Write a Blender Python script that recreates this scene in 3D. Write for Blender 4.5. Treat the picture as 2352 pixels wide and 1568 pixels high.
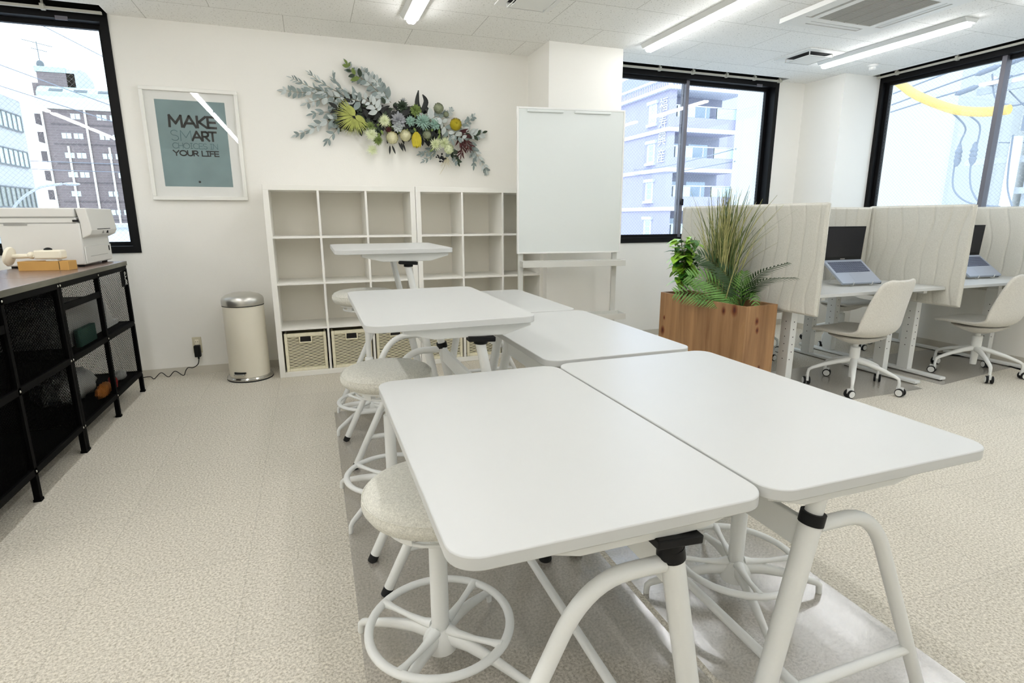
import bpy, math, random
from mathutils import Vector, Matrix, Euler
from math import sin, cos, pi, radians as RAD

for o in list(bpy.data.objects):
    bpy.data.objects.remove(o)
S = bpy.context.scene
COL = S.collection
random.seed(7)

# ------------------------------------------------------------------ camera
YAW, PITCH, ROLL = 0.343908384, 0.220578631, 0.002801023
fw = Vector((sin(YAW)*cos(PITCH), cos(YAW)*cos(PITCH), -sin(PITCH)))
r0 = Vector((cos(YAW), -sin(YAW), 0))
d0 = fw.cross(r0)
rt = r0*cos(ROLL) + d0*sin(ROLL)
dn = -r0*sin(ROLL) + d0*cos(ROLL)
cam_data = bpy.data.cameras.new('camera')
cam_data.sensor_width = 36.0
cam_data.lens = 1271.53*36.0/2352.0
cam_data.clip_start = 0.02
cam_data.clip_end = 500
cam = bpy.data.objects.new('camera', cam_data)
COL.objects.link(cam)
m = Matrix((rt, -dn, -fw)).transposed().to_4x4()
m.translation = Vector((0.303322, -4.553239, 1.229564))
cam.matrix_world = m
S.camera = cam

# ------------------------------------------------------------------ view, world
S.view_settings.view_transform = 'Standard'
S.view_settings.look = 'None'
S.view_settings.gamma = 1.0
S.view_settings.use_curve_mapping = False
S.view_settings.exposure = 0.26
try:
    S.cycles.use_denoising = True
    S.cycles.max_bounces = 10
    S.cycles.diffuse_bounces = 6
    S.cycles.glossy_bounces = 4
    S.cycles.transparent_max_bounces = 24
    S.cycles.sample_clamp_indirect = 6.0
except Exception:
    pass
LAMP = 24.0          # radiance of the LED bars
SKY = 3.4           # overcast sky

w = bpy.data.worlds.new('overcast_sky')
S.world = w
w.use_nodes = True
nt = w.node_tree
for n in list(nt.nodes):
    nt.nodes.remove(n)
out = nt.nodes.new('ShaderNodeOutputWorld')
bg = nt.nodes.new('ShaderNodeBackground')
tc = nt.nodes.new('ShaderNodeTexCoord')
nz = nt.nodes.new('ShaderNodeTexNoise')
nz.inputs['Scale'].default_value = 3.0
nz.inputs['Detail'].default_value = 4.0
rp = nt.nodes.new('ShaderNodeValToRGB')
rp.color_ramp.elements[0].position = 0.35
rp.color_ramp.elements[0].color = (0.60, 0.75, 0.96, 1)
rp.color_ramp.elements[1].position = 0.6
rp.color_ramp.elements[1].color = (0.78, 0.90, 1.0, 1)
nt.links.new(tc.outputs['Generated'], nz.inputs['Vector'])
nt.links.new(nz.outputs['Fac'], rp.inputs['Fac'])
nt.links.new(rp.outputs['Color'], bg.inputs['Color'])
bg.inputs['Strength'].default_value = SKY
nt.links.new(bg.outputs[0], out.inputs[0])


# ------------------------------------------------------------------ materials
def lin(c):
    def f(x):
        x = x/255.0
        return x/12.92 if x <= 0.04045 else ((x+0.055)/1.055)**2.4
    return (f(c[0]), f(c[1]), f(c[2]), 1.0)


class NT:
    """small helper round a material node tree"""
    def __init__(s, name):
        s.m = bpy.data.materials.new(name)
        s.m.use_nodes = True
        s.t = s.m.node_tree
        s.b = s.t.nodes['Principled BSDF']
        s.o = s.t.nodes['Material Output']

    def n(s, typ, **kw):
        nd = s.t.nodes.new(typ)
        for k, v in kw.items():
            if k in nd.inputs:
                nd.inputs[k].default_value = v
            else:
                setattr(nd, k, v)
        return nd

    def l(s, a, b):
        s.t.links.new(a, b)

    def math(s, op, a, b=None, c=None):
        nd = s.t.nodes.new('ShaderNodeMath')
        nd.operation = op
        for i, x in enumerate((a, b, c)):
            if x is None:
                continue
            if isinstance(x, (int, float)):
                nd.inputs[i].default_value = x
            else:
                s.l(x, nd.inputs[i])
        return nd.outputs[0]

    def coords(s, kind='Object', scale=(1, 1, 1), rot=(0, 0, 0)):
        tc = s.n('ShaderNodeTexCoord')
        mp = s.n('ShaderNodeMapping')
        mp.inputs['Scale'].default_value = scale
        mp.inputs['Rotation'].default_value = rot
        s.l(tc.outputs[kind], mp.inputs['Vector'])
        return mp.outputs[0]

    def ramp(s, fac, stops):
        r = s.n('ShaderNodeValToRGB')
        e = r.color_ramp.elements
        e[0].position, e[0].color = stops[0]
        e[1].position, e[1].color = stops[1]
        for p, c in stops[2:]:
            x = e.new(p)
            x.color = c
        s.l(fac, r.inputs['Fac'])
        return r.outputs['Color']

    def bump(s, h, strength=0.2, dist=0.01):
        b = s.n('ShaderNodeBump')
        b.inputs['Strength'].default_value = strength
        b.inputs['Distance'].default_value = dist
        s.l(h, b.inputs['Height'])
        s.l(b.outputs['Normal'], s.b.inputs['Normal'])


def pbr(name, col, rough=0.5, metal=0.0, spec=0.5, var=0.0, vscale=8.0, bump=0.0, bscale=200.0, coat=0.0, trans=0.0):
    k = NT(name)
    c = lin(col)
    k.b.inputs['Base Color'].default_value = c
    k.b.inputs['Roughness'].default_value = rough
    k.b.inputs['Metallic'].default_value = metal
    k.b.inputs['Specular IOR Level'].default_value = spec
    if coat:
        k.b.inputs['Coat Weight'].default_value = coat
    if var or bump:
        v = k.coords()
    if var:
        nz = k.n('ShaderNodeTexNoise', Scale=vscale, Detail=4.0)
        k.l(v, nz.inputs['Vector'])
        a = tuple(x*(1-var) for x in c[:3])+(1,)
        b = tuple(min(1, x*(1+var)) for x in c[:3])+(1,)
        k.l(k.ramp(nz.outputs['Fac'], [(0.3, a), (0.7, b)]), k.b.inputs['Base Color'])
    if bump:
        n2 = k.n('ShaderNodeTexNoise', Scale=bscale, Detail=3.0)
        k.l(v, n2.inputs['Vector'])
        k.bump(n2.outputs['Fac'], bump, 0.004)
    return k.m


def fabric(name, c1, c2, scale=260.0, bump=0.35):
    k = NT(name)
    v = k.coords()
    nz = k.n('ShaderNodeTexNoise', Scale=scale, Detail=3.0, Roughness=0.7)
    k.l(v, nz.inputs['Vector'])
    n2 = k.n('ShaderNodeTexNoise', Scale=scale*0.45, Detail=3.0)
    k.l(v, n2.inputs['Vector'])
    f = k.math('ADD', k.math('MULTIPLY', nz.outputs['Fac'], 0.7), k.math('MULTIPLY', n2.outputs['Fac'], 0.3))
    k.l(k.ramp(f, [(0.34, lin(c1)), (0.64, lin(c2))]), k.b.inputs['Base Color'])
    k.b.inputs['Roughness'].default_value = 0.95
    k.b.inputs['Specular IOR Level'].default_value = 0.1
    k.b.inputs['Sheen Weight'].default_value = 0.15
    k.bump(nz.outputs['Fac'], bump, 0.003)
    return k.m


def carpet():
    k = NT('loop_carpet_tiles')
    v = k.coords()
    nz = k.n('ShaderNodeTexNoise', Scale=120.0, Detail=5.0, Roughness=0.75)
    k.l(v, nz.inputs['Vector'])
    n2 = k.n('ShaderNodeTexNoise', Scale=1.1, Detail=3.0)
    k.l(v, n2.inputs['Vector'])
    c = k.ramp(nz.outputs['Fac'], [(0.36, lin((168, 160, 143))), (0.50, lin((210, 204, 191))), (0.64, lin((237, 231, 217)))])
    # faint joints between half metre tiles
    br = k.n('ShaderNodeTexBrick', Scale=1.0)
    br.offset = 0.0
    br.inputs['Brick Width'].default_value = 0.5
    br.inputs['Row Height'].default_value = 0.5
    br.inputs['Mortar Size'].default_value = 0.0022
    br.inputs['Color1'].default_value = (1, 1, 1, 1)
    br.inputs['Color2'].default_value = (0.96, 0.96, 0.96, 1)
    br.inputs['Mortar'].default_value = (0.86, 0.86, 0.86, 1)
    k.l(v, br.inputs['Vector'])
    mx = k.n('ShaderNodeMix', data_type='RGBA', blend_type='MULTIPLY')
    mx.inputs[0].default_value = 1.0
    k.l(c, mx.inputs[6])
    k.l(br.outputs['Color'], mx.inputs[7])
    k.l(mx.outputs[2], k.b.inputs['Base Color'])
    k.b.inputs['Roughness'].default_value = 0.97
    k.b.inputs['Specular IOR Level'].default_value = 0.08
    k.bump(nz.outputs['Fac'], 0.5, 0.006)
    return k.m


def ceiling_board():
    k = NT('fissured_ceiling_board')
    v = k.coords()
    br = k.n('ShaderNodeTexBrick', Scale=1.0)
    br.offset = 0.5
    br.inputs['Brick Width'].default_value = 0.91
    br.inputs['Row Height'].default_value = 0.455
    br.inputs['Mortar Size'].default_value = 0.0024
    br.inputs['Color1'].default_value = lin((243, 242, 238))
    br.inputs['Color2'].default_value = lin((241, 240, 236))
    br.inputs['Mortar'].default_value = lin((196, 194, 188))
    mp = k.n('ShaderNodeMapping')
    mp.inputs['Location'].default_value = (-0.24+0.455, 0.455*20, 0)
    k.l(v, mp.inputs['Vector'])
    k.l(mp.outputs[0], br.inputs['Vector'])
    nz = k.n('ShaderNodeTexNoise', Scale=85.0, Detail=3.0, Roughness=0.6)
    k.l(v, nz.inputs['Vector'])
    fz = k.ramp(nz.outputs['Fac'], [(0.30, lin((168, 166, 160))), (0.40, (1, 1, 1, 1))])
    mx = k.n('ShaderNodeMix', data_type='RGBA', blend_type='MULTIPLY')
    mx.inputs[0].default_value = 0.8
    k.l(br.outputs['Color'], mx.inputs[6])
    k.l(fz, mx.inputs[7])
    k.l(mx.outputs[2], k.b.inputs['Base Color'])
    k.b.inputs['Roughness'].default_value = 0.95
    k.bump(nz.outputs['Fac'], 0.25, 0.004)
    return k.m


def emit(name, col, s):
    k = NT(name)
    e = k.n('ShaderNodeEmission')
    e.inputs['Color'].default_value = (*col, 1)
    e.inputs['Strength'].default_value = s
    k.l(e.outputs[0], k.o.inputs['Surface'])
    return k.m


def glass(name, tint=(0.97, 0.98, 0.985), gloss=0.07, wire=False, rough=0.0):
    k = NT(name)
    tr = k.n('ShaderNodeBsdfTransparent')
    tr.inputs['Color'].default_value = (*tint, 1)
    gl = k.n('ShaderNodeBsdfGlossy')
    gl.inputs['Roughness'].default_value = rough
    mx = k.n('ShaderNodeMixShader')
    lw = k.n('ShaderNodeLayerWeight', Blend=0.12)
    k.l(k.math('ADD', k.math('MULTIPLY', lw.outputs['Fresnel'], 0.5), gloss), mx.inputs[0])
    k.l(tr.outputs[0], mx.inputs[1])
    k.l(gl.outputs[0], mx.inputs[2])
    last = mx.outputs[0]
    if wire:
        tc = k.n('ShaderNodeTexCoord')
        sp = k.n('ShaderNodeSeparateXYZ')
        k.l(tc.outputs['Object'], sp.inputs[0])
        a = k.math('ADD', sp.outputs['X'], sp.outputs['Z'])
        b = k.math('SUBTRACT', sp.outputs['X'], sp.outputs['Z'])
        la = k.math('LESS_THAN', k.math('FRACT', k.math('MULTIPLY', a, 1/0.034)), 0.075)
        lb = k.math('LESS_THAN', k.math('FRACT', k.math('MULTIPLY', b, 1/0.034)), 0.075)
        f = k.math('MULTIPLY', k.math('MAXIMUM', la, lb), 0.3)
        df = k.n('ShaderNodeBsdfDiffuse')
        df.inputs['Color'].default_value = (0.55, 0.58, 0.62, 1)
        m2 = k.n('ShaderNodeMixShader')
        k.l(f, m2.inputs[0])
        k.l(last, m2.inputs[1])
        k.l(df.outputs[0], m2.inputs[2])
        last = m2.outputs[0]
    k.l(last, k.o.inputs['Surface'])
    return k.m


def vinyl_mat():
    k = NT('clear_vinyl_mat')
    v = k.coords()
    wv = k.n('ShaderNodeTexNoise', Scale=1.0, Detail=2.0)
    mp = k.n('ShaderNodeMapping')
    mp.inputs['Scale'].default_value = (16.0, 0.8, 1.0)
    k.l(v, mp.inputs['Vector'])
    k.l(mp.outputs[0], wv.inputs['Vector'])
    tr = k.n('ShaderNodeBsdfTransparent')
    tr.inputs['Color'].default_value = (0.992, 0.990, 0.993, 1)
    gl = k.n('ShaderNodeBsdfGlossy')
    gl.inputs['Roughness'].default_value = 0.2
    bp = k.n('ShaderNodeBump', Strength=0.12, Distance=0.01)
    k.l(wv.outputs['Fac'], bp.inputs['Height'])
    k.l(bp.outputs['Normal'], gl.inputs['Normal'])
    lw = k.n('ShaderNodeLayerWeight', Blend=0.25)
    f = k.math('ADD', k.math('MULTIPLY', lw.outputs['Fresnel'], 0.50), 0.008)
    mx = k.n('ShaderNodeMixShader')
    k.l(f, mx.inputs[0])
    k.l(tr.outputs[0], mx.inputs[1])
    k.l(gl.outputs[0], mx.inputs[2])
    k.l(mx.outputs[0], k.o.inputs['Surface'])
    return k.m


def perforated(name, axis, col=(4, 4, 4), s=0.011):
    """black sheet metal with staggered round holes; axis = the plane normal"""
    k = NT(name)
    k.b.inputs['Base Color'].default_value = lin(col)
    k.b.inputs['Roughness'].default_value = 0.8
    k.b.inputs['Specular IOR Level'].default_value = 0.05
    tc = k.n('ShaderNodeTexCoord')
    sp = k.n('ShaderNodeSeparateXYZ')
    k.l(tc.outputs['Object'], sp.inputs[0])
    u = sp.outputs['Y' if axis == 'X' else 'X']
    vv = sp.outputs['Z']
    ds = []
    for off in (0.0, 0.5):
        fu = k.math('SUBTRACT', k.math('FRACT', k.math('ADD', k.math('MULTIPLY', u, 1/s), off)), 0.5)
        fv = k.math('SUBTRACT', k.math('FRACT', k.math('ADD', k.math('MULTIPLY', vv, 0.6/s), off)), 0.5)
        fv = k.math('MULTIPLY', fv, 1.5)
        ds.append(k.math('SQRT', k.math('ADD', k.math('MULTIPLY', fu, fu), k.math('MULTIPLY', fv, fv))))
    hole = k.math('LESS_THAN', k.math('MINIMUM', ds[0], ds[1]), 0.42)
    tr = k.n('ShaderNodeBsdfTransparent')
    mx = k.n('ShaderNodeMixShader')
    k.l(hole, mx.inputs[0])
    k.l(k.b.outputs[0], mx.inputs[1])
    k.l(tr.outputs[0], mx.inputs[2])
    k.l(mx.outputs[0], k.o.inputs['Surface'])
    return k.m


def wood(name, c1, c2, knots=True, rot=(0, 0, 0), scale=(9, 9, 0.7), rough=0.6):
    k = NT(name)
    v = k.coords(scale=scale, rot=rot)
    nz = k.n('ShaderNodeTexNoise', Scale=2.2, Detail=6.0, Roughness=0.6)
    nz.inputs['Distortion'].default_value = 0.6
    k.l(v, nz.inputs['Vector'])
    col = k.ramp(nz.outputs['Fac'], [(0.3, lin(c1)), (0.7, lin(c2))])
    if knots:
        # a few branch knots, each at its own spot of the boards
        tc = k.n('ShaderNodeTexCoord')
        mp = k.n('ShaderNodeMapping')
        mp.inputs['Scale'].default_value = (1.0, 1.0, 0.62)
        k.l(tc.outputs['Object'], mp.inputs['Vector'])
        dn_ = k.n('ShaderNodeTexNoise', Scale=40.0, Detail=2.0)
        k.l(tc.outputs['Object'], dn_.inputs['Vector'])
        best = None
        for q in ((-0.148, -0.33, 0.605, 1.0), (-0.148, -0.235, 0.585, 1.5), (-0.148, 0.19, 0.625, 1.3), (-0.148, 0.385, 0.335, 1.2),
                  (-0.148, 0.375, 0.44, 2.4), (-0.04, -0.432, 0.535, 1.6), (-0.03, -0.432, 0.47, 1.9), (0.02, -0.432, 0.20, 2.2)):
            vm = k.n('ShaderNodeVectorMath', operation='DISTANCE')
            k.l(mp.outputs[0], vm.inputs[0])
            vm.inputs[1].default_value = (q[0], q[1], q[2]*0.62)
            dd = k.math('MULTIPLY', vm.outputs['Value'], q[3])
            best = dd if best is None else k.math('MINIMUM', best, dd)
        best = k.math('ADD', best, k.math('MULTIPLY', dn_.outputs['Fac'], 0.010))
        dk = k.ramp(best, [(0.012, lin((120, 50, 28))), (0.040, (1, 1, 1, 1)), (0.020, lin((190, 130, 84)))])
        mx = k.n('ShaderNodeMix', data_type='RGBA', blend_type='MULTIPLY')
        mx.inputs[0].default_value = 1.0
        k.l(col, mx.inputs[6])
        k.l(dk, mx.inputs[7])
        col = mx.outputs[2]
        # board joints
        br = k.n('ShaderNodeTexNoise', Scale=1.0, Detail=0.0)
        v3 = k.coords(scale=(11.0, 11.0, 0.02))
        k.l(v3, br.inputs['Vector'])
        m3 = k.n('ShaderNodeMix', data_type='RGBA', blend_type='MULTIPLY')
        m3.inputs[0].default_value = 1.0
        k.l(col, m3.inputs[6])
        k.l(k.ramp(br.outputs['Fac'], [(0.4, (0.86, 0.84, 0.82, 1)), (0.6, (1.1, 1.1, 1.1, 1))]), m3.inputs[7])
        col = m3.outputs[2]
    k.l(col, k.b.inputs['Base Color'])
    k.b.inputs['Roughness'].default_value = rough
    return k.m


def brickwork(name, c1, c2, mortar, bw=1.2, rh=0.4):
    k = NT(name)
    v = k.coords(rot=(pi/2, 0, 0))
    br = k.n('ShaderNodeTexBrick', Scale=1.0)
    br.inputs['Brick Width'].default_value = bw
    br.inputs['Row Height'].default_value = rh
    br.inputs['Mortar Size'].default_value = 0.03
    br.inputs['Color1'].default_value = lin(c1)
    br.inputs['Color2'].default_value = lin(c2)
    br.inputs['Mortar'].default_value = lin(mortar)
    k.l(v, br.inputs['Vector'])
    k.l(br.outputs['Color'], k.b.inputs['Base Color'])
    k.b.inputs['Roughness'].default_value = 0.8
    return k.m


MT = {}
MT['wall'] = pbr('white_wallpaper', (241, 239, 233), 0.9, bump=0.12, bscale=140.0, spec=0.2)
MT['carpet'] = carpet()
MT['ceil'] = ceiling_board()
MT['pocket'] = pbr('shaded_pocket_lining', (22, 22, 22), 0.9, spec=0.1)  # shade of the recess is put into this dark colour
MT['base'] = pbr('beige_vinyl_skirting', (205, 200, 188), 0.6)
MT['black'] = pbr('black_anodised_frame', (7, 6, 7), 0.5, spec=0.2)
MT['alu'] = pbr('grey_aluminium', (112, 110, 116), 0.45, 0.6)
MT['rail'] = pbr('cream_rail', (196, 194, 182), 0.5)
MT['glass'] = glass('wired_window_glass', wire=True, gloss=0.05)
MT['pglass'] = glass('picture_glass', tint=(0.99, 0.99, 0.99), gloss=0.035)
MT['white'] = pbr('white_lacquer', (238, 237, 231), 0.35)
MT['ttop'] = pbr('white_laminate_top', (198, 199, 197), 0.36, var=0.01, vscale=3)
MT['steel_w'] = pbr('white_powder_coat', (226, 227, 224), 0.38)
MT['plas_w'] = pbr('white_plastic', (235, 235, 232), 0.4)
MT['kallax'] = pbr('white_foil_shelf', (240, 238, 231), 0.5)
MT['kback'] = pbr('shelf_inner_board', (238, 234, 224), 0.6)
MT['blk'] = pbr('black_plastic', (9, 9, 10), 0.5, spec=0.25)
MT['cabblk'] = pbr('black_cabinet_steel', (4, 4, 4), 0.7, spec=0.08)
MT['rubber'] = pbr('black_rubber', (16, 16, 16), 0.8)
MT['stoolfab'] = fabric('light_grey_stool_fabric', (186, 184, 174), (226, 224, 213))
MT['chairfab'] = fabric('beige_grey_chair_fabric', (196, 192, 183), (224, 221, 212), 300)
MT['screenfab'] = fabric('oatmeal_screen_fabric', (188, 186, 176), (215, 213, 204), 380, 0.2)
MT['wicker'] = pbr('painted_wicker', (231, 224, 198), 0.7, var=0.06, vscale=60)
MT['wickdark'] = pbr('dark_gap', (22, 18, 14), 0.9)
MT['chrome'] = pbr('polished_steel', (200, 198, 194), 0.14, 1.0)
MT['brushed'] = pbr('brushed_steel', (206, 204, 198), 0.36, 1.0)
MT['bin'] = pbr('cream_enamel', (226, 220, 203), 0.35)
MT['wboard'] = pbr('whiteboard_steel', (224, 229, 227), 0.22)
MT['wgrey'] = pbr('light_grey_tray', (212, 212, 206), 0.45)
MT['vinyl'] = vinyl_mat()
MT['meshX'] = perforated('perforated_black_front', 'X')
MT['meshY'] = perforated('perforated_black_end', 'Y')
MT['cabtop'] = wood('brown_cabinet_top', (112, 90, 80), (140, 116, 104), False, scale=(6, 0.7, 6), rough=0.26)
MT['cabedge'] = wood('weathered_edge', (86, 84, 72), (120, 118, 104), False, scale=(6, 0.9, 6))
MT['planter'] = wood('knotty_pine', (134, 97, 63), (172, 133, 92))
MT['soil'] = pbr('dark_soil', (28, 24, 20), 0.95, bump=0.8, bscale=60)
MT['card'] = pbr('brown_cardboard', (196, 152, 84), 0.75, var=0.05)
MT['ivory'] = pbr('ivory_plastic', (240, 233, 212), 0.4)
MT['printer'] = pbr('warm_white_printer', (220, 219, 214), 0.5)
MT['pgrey'] = pbr('printer_grey', (150, 149, 145), 0.5)
MT['laptop'] = pbr('silver_laptop', (168, 176, 190), 0.4, 0.35)
MT['key'] = pbr('keycaps', (78, 86, 106), 0.5)
MT['screen'] = pbr('dark_lcd', (17, 18, 25), 0.25, spec=0.3)
MT['lamp'] = emit('led_bar_glow', (0.985, 0.99, 1.0), LAMP)
MT['grille'] = pbr('grey_return_grille', (176, 174, 166), 0.7)
MT['dark'] = pbr('dark_void', (14, 14, 14), 0.9)
MT['outlet'] = pbr('aged_outlet_plate', (206, 199, 174), 0.5)
MT['led'] = pbr('knob_metal', (210, 210, 205), 0.2, 1.0)
MT['pcwhite'] = pbr('poster_mount', (240, 240, 236), 0.8)
MT['teal'] = pbr('poster_teal', (128, 152, 154), 0.8, var=0.10, vscale=5)
MT['ink'] = pbr('poster_black_ink', (8, 10, 11), 0.7)
MT['thin'] = pbr('poster_faint_teal_ink', (74, 108, 112), 0.7)
MT['eraser'] = pbr('pale_blue_eraser', (168, 186, 226), 0.6)


# ------------------------------------------------------------------ mesh builder
class MB:
    def __init__(s):
        s.v, s.f, s.mi, s.m = [], [], [], 0

    def add(s, vs, fs, m=None):
        b = len(s.v)
        s.v += [tuple(v) for v in vs]
        s.f += [tuple(b+i for i in f) for f in fs]
        s.mi += [s.m if m is None else m]*len(fs)
        return s

    def box(s, x0, x1, y0, y1, z0, z1, m=None, M=None):
        vs = [Vector((x, y, z)) for z in (z0, z1) for y in (y0, y1) for x in (x0, x1)]
        if M is not None:
            vs = [M @ v for v in vs]
        return s.add(vs, [(0, 2, 3, 1), (4, 5, 7, 6), (0, 1, 5, 4), (2, 6, 7, 3), (0, 4, 6, 2), (1, 3, 7, 5)], m)

    def tube(s, pts, r, n=12, closed=False, m=None, cap=True, sx=1.0):
        pts = [Vector(p) for p in pts]
        N = len(pts)
        rs = r if isinstance(r, (list, tuple)) else [r]*N
        vs, fs = [], []
        up = None
        for i, p in enumerate(pts):
            if closed:
                t = (pts[(i+1) % N]-pts[i-1])
            else:
                t = pts[min(i+1, N-1)]-pts[max(i-1, 0)]
            if t.length < 1e-9:
                t = Vector((0, 0, 1))
            t.normalize()
            if up is None:
                up = Vector((0, 0, 1)) if abs(t.z) < 0.9 else Vector((1, 0, 0))
            a = up - t*up.dot(t)
            if a.length < 1e-6:
                a = t.orthogonal()
            a.normalize()
            up = a
            b = t.cross(a)
            for j in range(n):
                th = 2*pi*j/n
                vs.append(p + (a*cos(th) + b*sin(th)*sx)*rs[i])
        L = N if closed else N-1
        for i in range(L):
            for j in range(n):
                q, k = i*n, ((i+1) % N)*n
                fs.append((q+j, q+(j+1) % n, k+(j+1) % n, k+j))
        if cap and not closed:
            fs.append(tuple(range(n-1, -1, -1)))
            fs.append(tuple((N-1)*n+j for j in range(n)))
        return s.add(vs, fs, m)

    def lathe(s, prof, n=32, M=None, m=None, seg=2*pi, cap=True):
        vs, fs = [], []
        full = abs(seg-2*pi) < 1e-6
        for r, z in prof:
            for j in range(n):
                th = seg*j/(n if full else n-1)
                vs.append(Vector((r*cos(th), r*sin(th), z)))
        if M is not None:
            vs = [M @ v for v in vs]
        for i in range(len(prof)-1):
            for j in range(n if full else n-1):
                k = (j+1) % n
                fs.append((i*n+j, i*n+k, (i+1)*n+k, (i+1)*n+j))
        if cap and full:
            if prof[0][0] > 1e-6:
                fs.append(tuple(range(n-1, -1, -1)))
            if prof[-1][0] > 1e-6:
                fs.append(tuple((len(prof)-1)*n+j for j in range(n)))
        return s.add(vs, fs, m)

    def prism(s, poly, a0, a1, M=None, m=None):
        """poly in local xy, extruded a0..a1 along local z, then mapped by M"""
        n = len(poly)
        vs = [Vector((x, y, a)) for a in (a0, a1) for x, y in poly]
        if M is not None:
            vs = [M @ v for v in vs]
        fs = [tuple(range(n-1, -1, -1)), tuple(range(n, 2*n))]
        fs += [(i, (i+1) % n, n+(i+1) % n, n+i) for i in range(n)]
        return s.add(vs, fs, m)

    def sphere(s, c, r, n=12, k=8, sc=(1, 1, 1), m=None):
        vs, fs = [], []
        for i in range(k+1):
            ph = pi*i/k
            for j in range(n):
                th = 2*pi*j/n
                vs.append((c[0]+r*sc[0]*sin(ph)*cos(th), c[1]+r*sc[1]*sin(ph)*sin(th), c[2]+r*sc[2]*cos(ph)))
        for i in range(k):
            for j in range(n):
                fs.append((i*n+j, (i+1)*n+j, (i+1)*n+(j+1) % n, i*n+(j+1) % n))
        return s.add(vs, fs, m)

    def leaf(s, base, d, nrm, L, W, bend=0.25, fold=0.18, k=5, m=None, shape=0.9):
        """a folded, bent leaf blade"""
        base, d = Vector(base), Vector(d).normalized()
        nrm = Vector(nrm)
        nrm = nrm - d*nrm.dot(d)
        if nrm.length < 1e-5:
            nrm = d.orthogonal()
        nrm.normalize()
        sd = d.cross(nrm)
        vs, fs = [], []
        for i in range(k+1):
            t = i/k
            c = base + d*(L*t) - nrm*(bend*L*t*t)
            wd = W*0.5*(sin(pi*min(1, max(0, t**shape)))**0.8 if 0 < t < 1 else 0.04)
            vs += [c - sd*wd + nrm*fold*wd, c, c + sd*wd + nrm*fold*wd]
        for i in range(k):
            a = 3*i
            fs += [(a, a+1, a+4, a+3), (a+1, a+2, a+5, a+4)]
        return s.add(vs, fs, m)

    def build(s, name, mats, parent=None, smooth=35, bevel=0.0, loc=None, seg=2):
        me = bpy.data.meshes.new(name)
        me.from_pydata(s.v, [], s.f)
        if not isinstance(mats, (list, tuple)):
            mats = [mats]
        for q in mats:
            me.materials.append(MT[q] if isinstance(q, str) else q)
        me.polygons.foreach_set('material_index', s.mi)
        if smooth:
            me.polygons.foreach_set('use_smooth', [True]*len(me.polygons))
            me.update()
            me.set_sharp_from_angle(angle=RAD(smooth))
        me.update()
        o = bpy.data.objects.new(name, me)
        COL.objects.link(o)
        if parent is not None:
            o.parent = parent
        if loc is not None:
            o.location = loc
        if bevel:
            b = o.modifiers.new('bevel', 'BEVEL')
            b.width = bevel
            b.segments = seg
            b.limit_method = 'ANGLE'
            b.angle_limit = RAD(40)
            b.harden_normals = False
        return o


def tag(o, label, cat=None, group=None):
    if label:
        o['label'] = label
    if cat:
        o['category'] = cat
    if group:
        o['group'] = group
    return o


def thing(name, label, cat, loc=(0, 0, 0), rz=0.0, group=None):
    o = bpy.data.objects.new(name, None)
    o.empty_display_size = 0.1
    COL.objects.link(o)
    o.location = loc
    o.rotation_euler = (0, 0, rz)
    return tag(o, label, cat, group)


def struct(o):
    o['kind'] = 'structure'
    return o


def kids(o):
    return [c for c in bpy.data.objects if c.parent is o]


def copy_tree(o, loc=None, rz=None, label=None, parent=None):
    c = o.copy()
    COL.objects.link(c)
    if parent is not None:
        c.parent = parent
    if loc is not None:
        c.location = loc
    if rz is not None:
        c.rotation_euler = (0, 0, rz)
    if label:
        c['label'] = label
    for ch in kids(o):
        copy_tree(ch, parent=c)
    return c


def rrect(w, h, r, k=6, cx=0.0, cy=0.0):
    p = []
    for sx, sy, a in ((1, 1, 0), (-1, 1, 90), (-1, -1, 180), (1, -1, 270)):
        for i in range(k+1):
            t = RAD(a+90*i/k)
            p.append((cx+sx*(w/2-r)+r*cos(t), cy+sy*(h/2-r)+r*sin(t)))
    return p


def grid_boxes(mb, xs, ys, z0, z1, holes, plane='XY', depth=None):
    """fill a rectangle with slabs, leaving rectangular holes"""
    for i in range(len(xs)-1):
        for j in range(len(ys)-1):
            cx, cy = (xs[i]+xs[i+1])/2, (ys[j]+ys[j+1])/2
            if any(h[0] < cx < h[1] and h[2] < cy < h[3] for h in holes):
                continue
            if plane == 'XY':
                mb.box(xs[i], xs[i+1], ys[j], ys[j+1], z0, z1)
            elif plane == 'XZ':
                mb.box(xs[i], xs[i+1], z0, z1, ys[j], ys[j+1])
            else:
                mb.box(z0, z1, xs[i], xs[i+1], ys[j], ys[j+1])


#SECTIONS
# ------------------------------------------------------------------ room shell
ZC = 2.61            # ceiling height
YB = 0.39            # back wall plane
XR = 5.90            # right wall plane
XL, YN = -3.4, -8.2  # left wall, wall behind the camera

mb = MB()
mb.box(XL-0.2, XR+0.2, YN-0.2, YB+0.2, -0.12, 0.0)
struct(mb.build('floor', 'carpet', smooth=0))

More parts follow.
